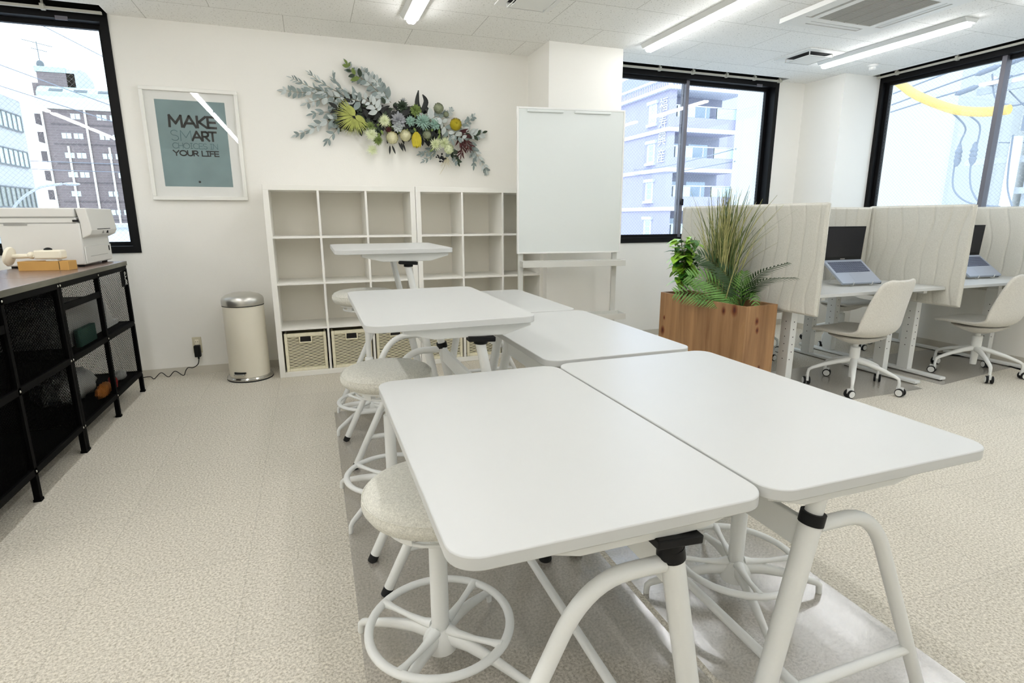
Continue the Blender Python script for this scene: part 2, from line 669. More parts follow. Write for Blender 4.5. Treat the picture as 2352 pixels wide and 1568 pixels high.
W1 = (-2.75, -0.905, 0.976, 2.61)   # opening of the left window: x0, x1, z0, z1
W2 = (2.80, 5.055, 0.974, 2.61)     # right window of the back wall
W3 = (-3.3, -0.09, 0.974, 2.61)     # window of the right wall: y0, y1, z0, z1
W4 = (-7.4, -4.1, 0.974, 2.61)  # unseen window, added for more daylight on the tables
mb = MB()
grid_boxes(mb, [XL-0.2, W1[0], W1[1], W2[0], W2[1], XR+0.2], [0.0, W1[2], W1[3], 2.86], YB, YB+0.2,
           [(W1[0], W1[1], W1[2], W1[3]), (W2[0], W2[1], W1[2]-0.01, W2[3])], 'XZ')
struct(mb.build('wall_back', 'wall', smooth=0))
mb = MB()
grid_boxes(mb, [YN-0.2, W4[0], W4[1], W3[0], W3[1], YB], [0.0, W3[2], W3[3], 2.86], XR, XR+0.2,
           [W3, W4], 'YZ')
struct(mb.build('wall_right', 'wall', smooth=0))
mb = MB()
mb.box(XL-0.2, XL, YN-0.2, YB, 0, 2.86)
struct(mb.build('wall_left', 'wall', smooth=0))
mb = MB()
mb.box(XL, XR, YN-0.2, YN, 0, 2.86)
struct(mb.build('wall_front', 'wall', smooth=0))
mb = MB()
mb.box(2.23, 2.91, -0.08, YB, 0, ZC)
struct(mb.build('wall_column', 'wall', smooth=0))
mb = MB()
mb.box(5.41, XR, -0.1, YB, 0, ZC)
struct(mb.build('wall_corner', 'wall', smooth=0))

# ceiling with three curtain pockets above the windows
P1 = (-2.80, -0.90, 0.205, YB)
P2 = (2.91, 5.06, 0.255, YB)
P3 = (5.775, XR, -3.35, -0.085)
mb = MB()
grid_boxes(mb, [XL, P1[0], P1[1], P2[0], P2[1], P3[0], XR], [YN, P3[2], P3[3], P1[2], P2[2], YB], ZC, ZC+0.05, [P1, P2, P3], 'XY')
struct(mb.build('ceiling', 'ceil', smooth=0))
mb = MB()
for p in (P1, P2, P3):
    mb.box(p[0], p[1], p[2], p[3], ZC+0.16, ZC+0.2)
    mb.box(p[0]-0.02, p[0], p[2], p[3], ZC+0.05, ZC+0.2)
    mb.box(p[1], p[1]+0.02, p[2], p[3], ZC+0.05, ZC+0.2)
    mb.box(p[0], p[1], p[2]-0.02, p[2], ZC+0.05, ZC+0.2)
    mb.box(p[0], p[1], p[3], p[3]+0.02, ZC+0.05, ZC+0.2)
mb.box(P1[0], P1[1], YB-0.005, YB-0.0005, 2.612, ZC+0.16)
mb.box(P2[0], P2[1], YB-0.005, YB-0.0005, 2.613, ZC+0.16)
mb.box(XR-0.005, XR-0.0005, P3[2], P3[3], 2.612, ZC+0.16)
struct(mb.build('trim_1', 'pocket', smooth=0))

# skirting
mb = MB()
mb.box(XL, 2.23, YB-0.008, YB, 0, 0.062)
mb.box(2.222, 2.23, -0.08, YB-0.008, 0, 0.062)
mb.box(2.222, 2.918, -0.088, -0.08, 0, 0.062)
mb.box(2.91, 2.918, -0.08, YB-0.008, 0, 0.062)
mb.box(2.918, 5.402, YB-0.008, YB, 0, 0.062)
mb.box(5.402, 5.41, -0.1, YB-0.008, 0, 0.062)
mb.box(5.402, XR, -0.108, -0.1, 0, 0.062)
struct(mb.build('baseboard_back', 'base', smooth=0))
mb = MB()
mb.box(XR-0.008, XR, YN, -0.108, 0, 0.062)
struct(mb.build('baseboard_right', 'base', smooth=0))


def window(n, loc, rz, W, z0, z1, mull, lock=True):
    """sliding window; local x along the wall, local y outward"""
    root = struct(thing('window_%d' % n, None, None, loc, rz))
    fb = 0.048
    mb = MB()
    mb.box(0.0, W, -0.012, 0.13, z0, z0+0.05)
    mb.box(0.0, W, -0.012, 0.13, z1-0.062, z1)
    mb.box(0.0, fb, -0.012, 0.13, z0+0.05, z1-0.062)
    mb.box(W-fb, W, -0.012, 0.13, z0+0.05, z1-0.062)
    mb.build('window_frame', 'black', root, smooth=0)
    edges = [fb]+mull+[W-fb]
    for i in range(len(edges)-1):
        a, b = edges[i]-(0.02 if i else 0), edges[i+1]+(0.02 if i < len(edges)-2 else 0)
        yy = 0.055 if i % 2 == 0 else 0.095
        sw = 0.036
        mb = MB()
        za, zb = z0+0.05, z1-0.062
        mb.box(a, a+sw, yy-0.018, yy+0.018, za, zb, m=0 if i == 0 else 1)
        mb.box(b-sw, b, yy-0.018, yy+0.018, za, zb, m=1 if i < len(edges)-2 else 0)
        mb.box(a+sw, b-sw, yy-0.018, yy+0.018, za, za+0.03)
        mb.box(a+sw, b-sw, yy-0.018, yy+0.018, zb-0.03, zb)
        sash = mb.build('window_sash', ['black', 'alu'], root, smooth=0)
        mb = MB()
        mb.box(a+sw, b-sw, yy-0.002, yy+0.002, za+0.03, zb-0.03)
        mb.build('window_pane', 'glass', sash, smooth=0)
        if i == 0 and lock:
            mb = MB()
            mb.lathe([(0.0, -0.012), (0.016, -0.012), (0.018, 0.0), (0.012, 0.012), (0.0, 0.012)], 14,
                     Matrix.Translation((b-sw/2, yy-0.03, 1.37)) @ Matrix.Rotation(pi/2, 4, 'X'))
            mb.box(b-sw/2-0.009, b-sw/2+0.009, yy-0.05, yy-0.03, 1.345, 1.41)
            mb.build('window_lock', 'blk', sash, bevel=0.002)
    mb = MB()
    mb.box(W-0.30, W-0.23, -0.02, -0.012, z1-0.075, z1-0.05)
    mb.build('window_stopper', 'alu', root, smooth=0)
    return root


window(1, (W1[0], YB, 0), 0, W1[1]-W1[0], W1[2], 2.618, [0.92])
window(2, (W2[0], YB, 0), 0, W2[1]-W2[0], W2[2], 2.612, [1.15])
window(3, (XR, W3[1], 0), -pi/2, W3[1]-W3[0], W3[2], 2.61, [1.085, 2.15], lock=False)
window(4, (XR, W4[1], 0), -pi/2, W4[1]-W4[0], W4[2], 2.61, [1.085, 2.15], lock=False)


def curtain_track(label, loc, rz, L, clips):
    root = thing('curtain_track', label, 'curtain rail', loc, rz, 'curtain tracks above the windows')
    mb = MB()
    mb.box(0, L, -0.011, 0.011, 0, 0.016)
    mb.build('rail', 'rail', root, smooth=0)
    for c in clips:
        mb = MB()
        mb.box(c-0.012, c+0.012, -0.016, 0.016, -0.006, 0.03)
        mb.box(c-0.006, c+0.006, -0.006, 0.006, 0.03, 0.182)
        mb.build('bracket', 'rail', root, smooth=0)


curtain_track('cream curtain rail above the window beside the poster', (-2.78, 0.325, 2.588), 0, 1.86, [0.3, 1.0, 1.53])
curtain_track('cream curtain rail above the window behind the planter', (2.93, 0.330, 2.588), 0, 2.10, [0.2, 0.62, 1.0, 1.4, 1.75, 2.07])
curtain_track('cream curtain rail above the right-hand wall window, over the desks', (5.845, -0.10, 2.588), -pi/2, 3.2, [0.2, 0.75, 1.3, 1.9, 2.6])


# ------------------------------------------------------------------ ceiling fittings
def ceiling_light(loc, label, L=1.25):
    root = thing('ceiling_light', label, 'ceiling light', loc, 0, 'linear ceiling lights')
    mb = MB()
    prof = [(-0.075, 0.0), (0.075, 0.0), (0.052, -0.030), (-0.052, -0.030)]
    M = Matrix.Translation((0, -L/2, 0)) @ Matrix.Rotation(pi/2, 4, 'X').inverted() @ Matrix.Scale(-1, 4, (0, 1, 0))
    vs, fs = [], []
    for y in (-L/2, L/2):
        vs += [(x, y, z) for x, z in prof]
    fs = [(0, 1, 2, 3), (7, 6, 5, 4)]+[(i, i+4, (i+1) % 4+4, (i+1) % 4) for i in range(4)]
    mb.add(vs, fs)
    mb.build('housing', 'steel_w', root, smooth=0, bevel=0.003)
    mb = MB()
    pr = [(0.030, -0.030), (0.030, -0.046), (0.018, -0.056), (-0.018, -0.056), (-0.030, -0.046), (-0.030, -0.030)]
    vs = []
    for y in (-L/2+0.015, L/2-0.015):
        vs += [(x, y, z) for x, z in pr]
    fs = [tuple(range(6)), tuple(range(11, 5, -1))]+[(i, i+6, (i+1) % 6+6, (i+1) % 6) for i in range(6)]
    mb.add(vs, fs)
    mb.build('diffuser', 'lamp', root, smooth=60)
    return root


LL = [(1.085, -0.90, 'linear LED ceiling light nearest the wall swag, over the high tables'),
      (3.05, -0.86, 'linear LED ceiling light nearest the window beside the whiteboard'),
      (4.865, -0.94, 'linear LED ceiling light over the cubicle desks, below the air conditioner'),
      (4.865, -2.56, 'linear LED ceiling light whose end shows in the top right corner')]
for x, ys in ((1.085, (-0.90, -2.56, -4.22, -5.88)), (3.05, (-0.86, -2.52, -4.22, -5.88)), (4.865, (-0.94, -2.56, -4.22, -5.88)),
              (-0.78, (-1.19, -2.56, -3.93, -5.30, -6.67)), (-2.73, (-1.61, -2.98, -4.35, -5.72))):
    for y in ys:
        lab = [l for a, b, l in LL if a == x and abs(b-y) < 0.1]
        ceiling_light((x, lab and [b for a, b, l in LL if l == lab[0]][0] or y, ZC), lab[0] if lab else 'linear LED ceiling light farther back along the office ceiling')

root = thing('air_conditioner', 'white square ceiling air conditioner with grey return grille', 'air conditioner', (4.005, -1.51, ZC))
mb = MB()
H = 0.42
grid_boxes(mb, [-H, -0.36, -0.30, -0.25, 0.25, 0.30, 0.36, H], [-H, -0.36, -0.30, -0.25, 0.25, 0.30, 0.36, H], -0.034, -0.002,
           [(-0.25, 0.25, -0.25, 0.25), (-0.25, 0.25, 0.30, 0.36), (-0.25, 0.25, -0.36, -0.30), (0.30, 0.36, -0.25, 0.25), (-0.36, -0.30, -0.25, 0.25)])
mb.build('panel', 'plas_w', root, smooth=0)
mb = MB()
for i in range(40):
    y = -0.25+0.5*(i+0.5)/40
    mb.box(-0.25, 0.25, y-0.0042, y+0.0042, -0.030, -0.020)
for x in (-0.125, 0.0, 0.125):
    mb.box(x-0.003, x+0.003, -0.25, 0.25, -0.033, -0.018)
mb.box(-0.25, 0.25, -0.25, 0.25, -0.018, -0.012)
mb.build('grille', 'grille', root, smooth=0)
for sx, sy in ((0, 1), (0, -1), (1, 0), (-1, 0)):
    mb = MB()
    c = 0.33
    M = Matrix.Rotation(math.atan2(sy, sx)-pi/2, 4, 'Z')
    mb.box(-0.245, 0.245, c-0.026, c+0.024, -0.016, -0.012, m=1, M=M)
    mb.box(-0.245, 0.245, c-0.010, c+0.026, -0.030, -0.024, M=M)
    mb.build('louver', ['plas_w', 'grille'], root, smooth=0)


def vent(label, loc):
    root = thing('ceiling_vent', label, 'air vent', loc, 0, 'square ceiling vents')
    mb = MB()
    grid_boxes(mb, [-0.195, -0.135, 0.135, 0.195], [-0.195, -0.135, 0.135, 0.195], -0.010, -0.001, [(-0.135, 0.135, -0.135, 0.135)])
    mb.build('flange', 'plas_w', root, smooth=0)
    mb = MB()
    mb.box(-0.135, 0.135, -0.135, 0.135, -0.004, -0.0015)
    mb.build('duct', 'dark', root, smooth=0)
    mb = MB()
    mb.box(-0.11, 0.11, -0.11, 0.11, -0.040, -0.033)
    mb.build('baffle', 'plas_w', root, smooth=0)
    mb = MB()
    for x in (-0.132, 0.126):
        for y in (-0.132, 0.126):
            mb.box(x, x+0.006, y, y+0.006, -0.038, -0.004)
    for x in (-0.132, 0.126):
        mb.box(x, x+0.006, -0.132, 0.132, -0.040, -0.036)
        mb.box(-0.132, 0.132, x, x+0.006, -0.040, -0.036)
    mb.build('bracket', 'plas_w', root, smooth=0)


vent('square white ceiling vent between two LED lights, near the detector', (4.555, -0.448, ZC))
vent('square white ceiling vent cut by the top picture edge', (1.765, -0.885, ZC))
root = thing('smoke_detector', 'round white smoke detector on the ceiling near the corner', 'smoke detector', (5.39, -0.40, ZC))
mb = MB()
mb.lathe([(0.052, 0.0), (0.052, -0.014), (0.046, -0.018)], 24)
mb.build('base', 'plas_w', root)
mb = MB()
mb.lathe([(0.030, -0.018), (0.030, -0.036), (0.022, -0.044), (0.0, -0.046)], 20)
mb.build('sensor_head', 'plas_w', root)

# ------------------------------------------------------------------ cube shelving
KT, KD, KC = 0.04, 0.016, 0.336


def shelf_unit(label, x):
    root = thing('cube_shelf', label, 'shelf', (x, 0, 0), 0, 'white cube shelf units')
    Wd, Ht, Dp = 1.117, 1.47, 0.385
    mb = MB()
    mb.box(0, Wd, 0, Dp, Ht-KT, Ht)
    mb.build('top_panel', 'kallax', root, smooth=0, bevel=0.0015)
    mb = MB()
    mb.box(KT, Wd-KT, 0.001, Dp, 0.001, KT)
    mb.build('bottom_panel', 'kallax', root, smooth=0, bevel=0.0015)
    for x0 in (0, Wd-KT):
        mb = MB()
        mb.box(x0, x0+KT, 0.0005, Dp, 0.001, Ht-KT)
        mb.build('side_panel', 'kallax', root, smooth=0, bevel=0.0015)
    cw = (Wd-2*KT-2*KD)/3
    for i in range(2):
        x0 = KT+cw*(i+1)+KD*i
        mb = MB()
        mb.box(x0, x0+KD, 0.003, Dp, KT, Ht-KT)
        mb.build('divider', 'kallax', root, smooth=0)
    for j in range(3):
        zt = Ht-KT-KC*(j+1)-KD*j
        mb = MB()
        for i in range(3):
            x0 = KT+(cw+KD)*i
            mb.box(x0, x0+cw, 0.004, Dp, zt-KD, zt)
        mb.build('shelf_board', 'kallax', root, smooth=0)
    mb = MB()
    mb.box(KT, Wd-KT, Dp-0.006, Dp-0.001, KT, Ht-KT)
    mb.build('back_panel', 'kback', root, smooth=0)
    return root, cw


sh, cw = shelf_unit('white cube shelf unit right beside the pedal bin', 0.0)
shelf_unit('white cube shelf unit half hidden behind the flipchart stand', 1.12)


def basket():
    root = thing('wicker_basket', 'white wicker basket at the left end of the bottom shelf row', 'basket', (0, 0, 0), 0, 'wicker baskets in the bottom shelf row')
    bw, bh, bd = 0.312, 0.305, 0.33
    # woven front and sides
    mb = MB()
    rows, st = 21, 9
    x0, x1, z0, z1 = 0.022, bw-0.022, 0.024, bh-0.028
    hz = (z1-z0)/rows
    for r in range(rows):
        z = z0+hz*(r+0.5)
        pts = []
        for i in range(st*4+1):
            t = i/(st*4)
            ph = pi*st*t+(pi if r % 2 else 0)
            pts.append((x0+(x1-x0)*t, 0.006+0.0042*sin(ph), z))
        mb.tube(pts, hz*0.36, 6, cap=False)
    mb.build('woven_front', 'wicker', root, smooth=80)
    mb = MB()
    for x in (0.006, bw-0.006):
        for r in range(12):
            z = z0+(z1-z0)*(r+0.5)/12
            mb.box(x-0.004, x+0.004, 0.02, bd-0.02, z-0.010, z+0.010)
    mb.box(0.01, bw-0.01, bd-0.012, bd-0.004, 0.01, bh-0.01)
    mb.build('side_wall', 'wicker', root, smooth=0)
    mb = MB()
    mb.box(0.01, bw-0.01, 0.012, 0.016, 0.01, bh-0.012)
    mb.box(0.01, bw-0.01, 0.016, bd-0.012, 0.004, 0.010)
    mb.build('shade_backing', 'wickdark', root, smooth=0)  # dark sheet stands in for the shade behind the weave
    mb = MB()
    mb.box(0, 0.022, -0.004, 0.018, 0, bh)
    mb.box(bw-0.022, bw, -0.004, 0.018, 0, bh)
    mb.box(0.022, bw-0.022, -0.004, 0.018, 0, 0.024)
    mb.box(0.022, bw-0.022, -0.004, 0.018, bh-0.028, bh)
    mb.box(0, 0.016, 0.018, bd, bh-0.028, bh)
    mb.box(bw-0.016, bw, 0.018, bd, bh-0.028, bh)
    mb.box(0.016, bw-0.016, bd-0.016, bd, bh-0.028, bh)
    mb.build('rim', 'wicker', root, smooth=0, bevel=0.004)
    mb = MB()
    c = bw/2
    mb.box(c-0.040, c+0.040, -0.0055, 0.004, bh-0.070, bh-0.030)
    mb.build('handle_hole', 'wickdark', root, smooth=0)
    mb = MB()
    mb.tube([(c-0.044, -0.006, bh-0.028), (c-0.044, -0.006, bh-0.074), (c+0.044, -0.006, bh-0.074), (c+0.044, -0.006, bh-0.028)], 0.006, 8)
    mb.build('handle_rim', 'wicker', root, smooth=60)
    return root


b0 = basket()
bl = ['white wicker basket at the left end of the bottom shelf row', 'white wicker basket second from the pedal bin, bottom shelf row',
      'white wicker basket partly behind a stool, right cell of the left shelf unit', 'white wicker basket in the left cell of the flipchart-side shelf unit',
      'white wicker basket behind the tall table legs, fifth from the pedal bin']
for k in range(5):
    u, i = divmod(k, 3)
    loc = (1.12*u+KT+(cw+KD)*i+0.012, 0.022, KT+0.0005)
    if k == 0:
        b0.location = loc
    else:
        copy_tree(b0, loc=loc, label=bl[k])

# ------------------------------------------------------------------ framed poster
PX0, PX1, PZ0, PZ1 = -0.776, -0.133, 1.364, 2.160
root = thing('framed_poster', 'white framed teal poster with black motivational lettering', 'picture', ((PX0+PX1)/2, YB, (PZ0+PZ1)/2))
hw, hh = (PX1-PX0)/2, (PZ1-PZ0)/2
mb = MB()
fwid = 0.026
mb.box(-hw, hw, -0.034, -0.001, -hh, -hh+fwid)
mb.box(-hw, hw, -0.034, -0.001, hh-fwid, hh)
mb.box(-hw, -hw+fwid, -0.034, -0.001, -hh+fwid, hh-fwid)
mb.box(hw-fwid, hw, -0.034, -0.001, -hh+fwid, hh-fwid)
mb.build('frame', 'white', root, smooth=0, bevel=0.003)
mb = MB()
mb.box(-hw+fwid, hw-fwid, -0.012, -0.004, -hh+fwid, hh-fwid)
mb.build('mount', 'pcwhite', root, smooth=0)
cx, cz = (PX0+PX1)/2, (PZ0+PZ1)/2
mb = MB()
mb.box(-0.688-cx, -0.228-cx, -0.0130, -0.012, 1.464-cz, 2.076-cz)
mb.build('print', 'teal', root, smooth=0)


def arc(cx, cy, rx, ry, a0, a1, n=14):
    return [(cx+rx*cos(RAD(a0+(a1-a0)*i/n)), cy+ry*sin(RAD(a0+(a1-a0)*i/n))) for i in range(n+1)]


GL = {  # stroke letters in a unit-high box: (advance, strokes)
    'M': (1.0, [[(0.04, 0), (0.08, 1), (0.5, 0.3), (0.92, 1), (0.96, 0)]]),
    'A': (0.92, [[(0, 0), (0.46, 1), (0.92, 0)], [(0.16, 0.34), (0.76, 0.34)]]),
    'K': (0.72, [[(0.04, 0), (0.04, 1)], [(0.68, 1), (0.16, 0.5), (0.72, 0)]]),
    'E': (0.62, [[(0.62, 1), (0.04, 1), (0.04, 0), (0.62, 0)], [(0.04, 0.5), (0.58, 0.5)]]),
    'S': (0.66, [arc(0.33, 0.75, 0.29, 0.25, 30, 270)+arc(0.33, 0.25, 0.31, 0.25, 90, -150)]),
    'R': (0.66, [[(0.04, 0), (0.04, 1), (0.34, 1)]+arc(0.34, 0.73, 0.27, 0.27, 90, -90)+[(0.04, 0.46)], [(0.30, 0.46), (0.66, 0)]]),
    'T': (0.70, [[(0, 1), (0.7, 1)], [(0.35, 1), (0.35, 0)]]),
    'C': (0.86, [arc(0.48, 0.5, 0.46, 0.5, 45, 315, 22)]),
    'H': (0.76, [[(0.04, 0), (0.04, 1)], [(0.72, 0), (0.72, 1)], [(0.04, 0.5), (0.72, 0.5)]]),
    'O': (1.0, [arc(0.5, 0.5, 0.48, 0.5, 0, 360, 28)]),
    'I': (0.44, [[(0.22, 0), (0.22, 1)], [(0.04, 1), (0.40, 1)], [(0.04, 0), (0.40, 0)]]),
    'N': (0.80, [[(0.04, 0), (0.04, 1), (0.76, 0), (0.76, 1)]]),
    'Y': (0.80, [[(0, 1), (0.4, 0.48), (0.4, 0)], [(0.8, 1), (0.4, 0.48)]]),
    'U': (0.78, [[(0.04, 1), (0.04, 0.36)]+arc(0.39, 0.36, 0.35, 0.36, 180, 360, 16)+[(0.74, 1)]]),
    'L': (0.56, [[(0.04, 1), (0.04, 0), (0.56, 0)]]),
    'F': (0.56, [[(0.04, 0), (0.04, 1), (0.56, 1)], [(0.04, 0.5), (0.50, 0.5)]]),
    'V': (0.80, [[(0, 1), (0.4, 0), (0.8, 1)]]),
    ' ': (0.34, []),
}


def stroke(mb, pts, wd, y0, y1, fx):
    """flat ribbon of width wd along a polyline in the x-z plane"""
    for a, b in zip(pts[:-1], pts[1:]):
        a, b = Vector(fx(a)), Vector(fx(b))
        d = b-a
        if d.length < 1e-7:
            continue
        d.normalize()
        a, b = a-d*wd*0.42, b+d*wd*0.42
        n = Vector((-d.y, d.x))*wd/2
        q = [a-n, b-n, b+n, a+n]
        vs = [(p.x, y, p.y) for y in (y0, y1) for p in q]
        mb.add(vs, [(0, 1, 2, 3), (7, 6, 5, 4), (0, 4, 5, 1), (1, 5, 6, 2), (2, 6, 7, 3), (3, 7, 4, 0)])


def lettering(text, x0, x1, z0, z1, wd, mat, parent, gap=0.14, y=-0.0130, t=0.0006):
    tot = sum(GL[c][0] for c in text)+gap*(len(text)-1)
    sx = (x1-x0)/tot
    x = 0.0
    mb = MB()
    for c in text:
        for st in GL[c][1]:
            stroke(mb, st, wd, y-t, y, lambda p: (x0+(x+p[0])*sx, z0+wd/2+p[1]*(z1-z0-wd)))
        x += GL[c][0]+gap
    return mb.build('lettering', mat, parent, smooth=0)


lettering('MAKE', -0.612-cx, -0.303-cx, 1.884-cz, 1.976-cz, 0.0165, 'ink', root, 0.08)
lettering('SM', -0.610-cx, -0.472-cx, 1.792-cz, 1.868-cz, 0.0042, 'thin', root, 0.12)
lettering('ART', -0.470-cx, -0.308-cx, 1.792-cz, 1.868-cz, 0.0140, 'ink', root, 0.02)
lettering('CHOICES IN', -0.606-cx, -0.304-cx, 1.737-cz, 1.779-cz, 0.0036, 'thin', root, 0.06)
lettering('YOUR LIFE', -0.606-cx, -0.304-cx, 1.684-cz, 1.727-cz, 0.0082, 'ink', root, 0.10)
mb = MB()
mb.lathe([(0.0, 0.0), (0.0085, 0.0), (0.0085, 0.0006), (0, 0.0006)], 20, Matrix.Translation((-0.455-cx, -0.013, 1.499-cz)) @ Matrix.Rotation(pi/2, 4, 'X'))
mb.build('dot', 'ink', root)
mb = MB()
mb.box(-hw+fwid-0.004, hw-fwid+0.004, -0.0225, -0.0200, -hh+fwid-0.004, hh-fwid+0.004)
mb.build('glazing', 'pglass', root, smooth=0)

# ------------------------------------------------------------------ pedal bin
root = thing('pedal_bin', 'tall cream pedal bin with domed steel lid', 'bin', (-0.222, 0.12, 0))
mb = MB()
mb.lathe([(0.146, 0.022), (0.146, 0.585)], 48)
mb.build('body', 'bin', root)
mb = MB()
mb.lathe([(0.165, 0.0), (0.168, 0.006), (0.166, 0.010)], 48, m=1)
mb.lathe([(0.166, 0.010), (0.168, 0.020), (0.160, 0.030), (0.147, 0.033)], 48, cap=False)
mb.build('base_ring', ['chrome', 'rubber'], root)
mb = MB()
mb.lathe([(0.148, 0.583), (0.150, 0.590), (0.150, 0.622), (0.143, 0.640), (0.118, 0.660), (0.07, 0.674), (0.0, 0.679)], 48)
mb.build('lid', 'brushed', root, smooth=50)
mb = MB()
mb.lathe([(0.147, 0.578), (0.1485, 0.578), (0.1485, 0.584), (0.147, 0.584)], 48, cap=False)
mb.build('gasket', 'rubber', root)
mb = MB()
M = Matrix.Rotation(RAD(-113), 4, 'Z')
mb.box(0.142, 0.168, -0.042, 0.042, 0.055, 0.068, M=M)
mb.build('pedal', 'chrome', root, bevel=0.004)
mb = MB()
mb.box(0.140, 0.1475, -0.045, 0.045, 0.068, 0.078, M=M)
mb.build('pedal_slot', 'dark', root, smooth=0)

# ------------------------------------------------------------------ wall outlet, adapter, cord
root = thing('wall_outlet', 'aged cream wall outlet between cabinet and pedal bin', 'outlet', (-0.616, YB, 0.232))
mb = MB()
mb.box(-0.033, 0.033, -0.009, -0.0005, -0.062, 0.068)
mb.build('plate', 'outlet', root, smooth=0, bevel=0.003)
mb = MB()
mb.box(-0.014, 0.014, -0.0105, -0.009, 0.005, 0.05)
mb.build('socket', 'ivory', root, smooth=0)
mb = MB()
mb.box(-0.008, -0.0055, -0.0112, -0.0105, 0.025, 0.036)
mb.box(0.0055, 0.008, -0.0112, -0.0105, 0.025, 0.036)
mb.build('slot', 'dark', root, smooth=0)
root = thing('power_adapter', 'black power adapter plugged into the wall outlet', 'power adapter', (-0.614, YB-0.0112, 0.19))
mb = MB()
mb.box(-0.022, 0.022, -0.045, -0.0005, -0.045, 0.048)
mb.build('body', 'blk', root, bevel=0.005)
cord = []
ctrl = [(-0.612, -0.022, -0.045), (-0.613, -0.024, -0.07), (-0.625, -0.024, -0.108), (-0.662, -0.022, -0.132), (-0.695, -0.022, -0.128), (-0.715, -0.02, -0.150),
        (-0.735, -0.03, -0.187), (-0.79, -0.025, -0.148), (-0.835, -0.045, -0.185), (-0.885, -0.03, -0.150), (-0.930, -0.06, -0.186), (-0.965, -0.04, -0.172), (-1.06, -0.04, -0.18)]


def spline(ctrl, n=6):
    P = [Vector(c) for c in ctrl]
    o = []
    for i in range(len(P)-1):
        p0, p1, p2, p3 = P[max(i-1, 0)], P[i], P[i+1], P[min(i+2, len(P)-1)]
        for k in range(n):
            t = k/n
            o.append(0.5*((2*p1)+(p2-p0)*t+(2*p0-5*p1+4*p2-p3)*t*t+(3*p1-p0-3*p2+p3)*t**3))
    o.append(P[-1])
    return o


mb = MB()
mb.tube([(p.x+0.614, p.y, p.z) for p in spline(ctrl)], 0.0032, 8)
mb.tube([(0.002, -0.022, -0.045), (0.001, -0.023, -0.062)], 0.007, 8)
mb.build('cord', 'blk', root, smooth=60)

# ------------------------------------------------------------------ floral wall swag
MT['sage'] = pbr('dusty_sage_leaf', (134, 146, 144), 0.8, var=0.14, vscale=14)
MT['silver'] = pbr('silver_leaf', (188, 195, 193), 0.85, var=0.12, vscale=14)
MT['deep'] = pbr('deep_green_leaf', (40, 56, 36), 0.6, var=0.25, vscale=14)
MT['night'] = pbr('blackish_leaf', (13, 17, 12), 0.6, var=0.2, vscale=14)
MT['lime'] = pbr('lime_fan_leaf', (164, 170, 88), 0.75, var=0.2, vscale=20)
MT['moss'] = pbr('moss_green', (112, 130, 66), 0.8, var=0.15, vscale=20)
MT['mint'] = pbr('mint_succulent', (142, 172, 158), 0.7, var=0.1, vscale=20)
MT['greyv'] = pbr('grey_violet_succulent', (150, 152, 156), 0.7, var=0.1, vscale=20)
MT['cream'] = pbr('cream_petal', (226, 222, 186), 0.8, var=0.06, vscale=20)
MT['spider'] = pbr('pale_green_petal', (222, 228, 190), 0.8, var=0.06, vscale=20)
MT['yellow'] = pbr('mustard_petal', (190, 174, 40), 0.7, var=0.12, vscale=25)
MT['wine'] = pbr('wine_red_leaf', (70, 24, 24), 0.7, var=0.2, vscale=20)
MT['stem'] = pbr('dry_stem', (120, 116, 96), 0.9)
MT['straw'] = pbr('dry_straw', (206, 196, 160), 0.9)
MT['thist'] = pbr('thistle_grey_green', (150, 156, 128), 0.9, var=0.15, vscale=30)

SC = Vector((1.02, YB, 2.0))
swag = thing('floral_swag', 'long artificial flower and eucalyptus swag hung on the back wall', 'wall decoration', SC)


def W(cx, cy, d=0.06):
    return Vector((0.158405+7.96849e-4*cx-6.59788e-5*cy+2.5989e-8*cx*cy, YB-d, 2.452963+7.04653e-5*cx-7.262635e-4*cy-4.246e-8*cx*cy))-SC


PX = 0.00078
rnd = random.Random(11)


def sprig(name, pts, L, Wd, n, mats, d0=0.03, d1=0.05, spread=48, tip=True, taper=0.45, parent=None, double=True):
    P = spline([W(x, y, d0+(d1-d0)*i/(len(pts)-1)) for i, (x, y) in enumerate(pts)], 8)
    mb = MB()
    mb.tube(P, [0.0026*(1-0.6*i/len(P)) for i in range(len(P))], 6, m=0)
    M = len(P)-1
    for k in range(n):
        t = (k+0.5)/n
        i = min(M-1, int(t*M))
        p = P[i].lerp(P[i+1], t*M-i)
        d = (P[min(i+1, M)]-P[i]).normalized()
        for sgn in ((1, -1) if double else ((1,) if k % 2 else (-1,))):
            a = RAD(spread+rnd.uniform(-20, 20))*sgn
            q = Matrix.Rotation(a, 3, 'Y') @ d
            q = (q+Vector((0, rnd.uniform(-0.5, 0.12), rnd.uniform(-0.15, 0.15)))).normalized()
            s = (1-taper*t)*rnd.uniform(0.75, 1.15)
            mb.leaf(p, q, (rnd.uniform(-0.5, 0.5), -1, rnd.uniform(-0.4, 0.5)), L*s*1.15, Wd*s*1.45, bend=rnd.uniform(-0.1, 0.35), m=1+(rnd.randrange(len(mats)-1) if len(mats) > 1 else 0))
    if tip:
        mb.leaf(P[-1], P[-1]-P[-2], (0, -1, 0.3), L*0.8, Wd*0.7, m=len(mats)-1)
    return mb.build(name, ['stem']+list(mats[1:]) if mats[0] == 'stem' else list(mats), swag if parent is None else parent, smooth=60)


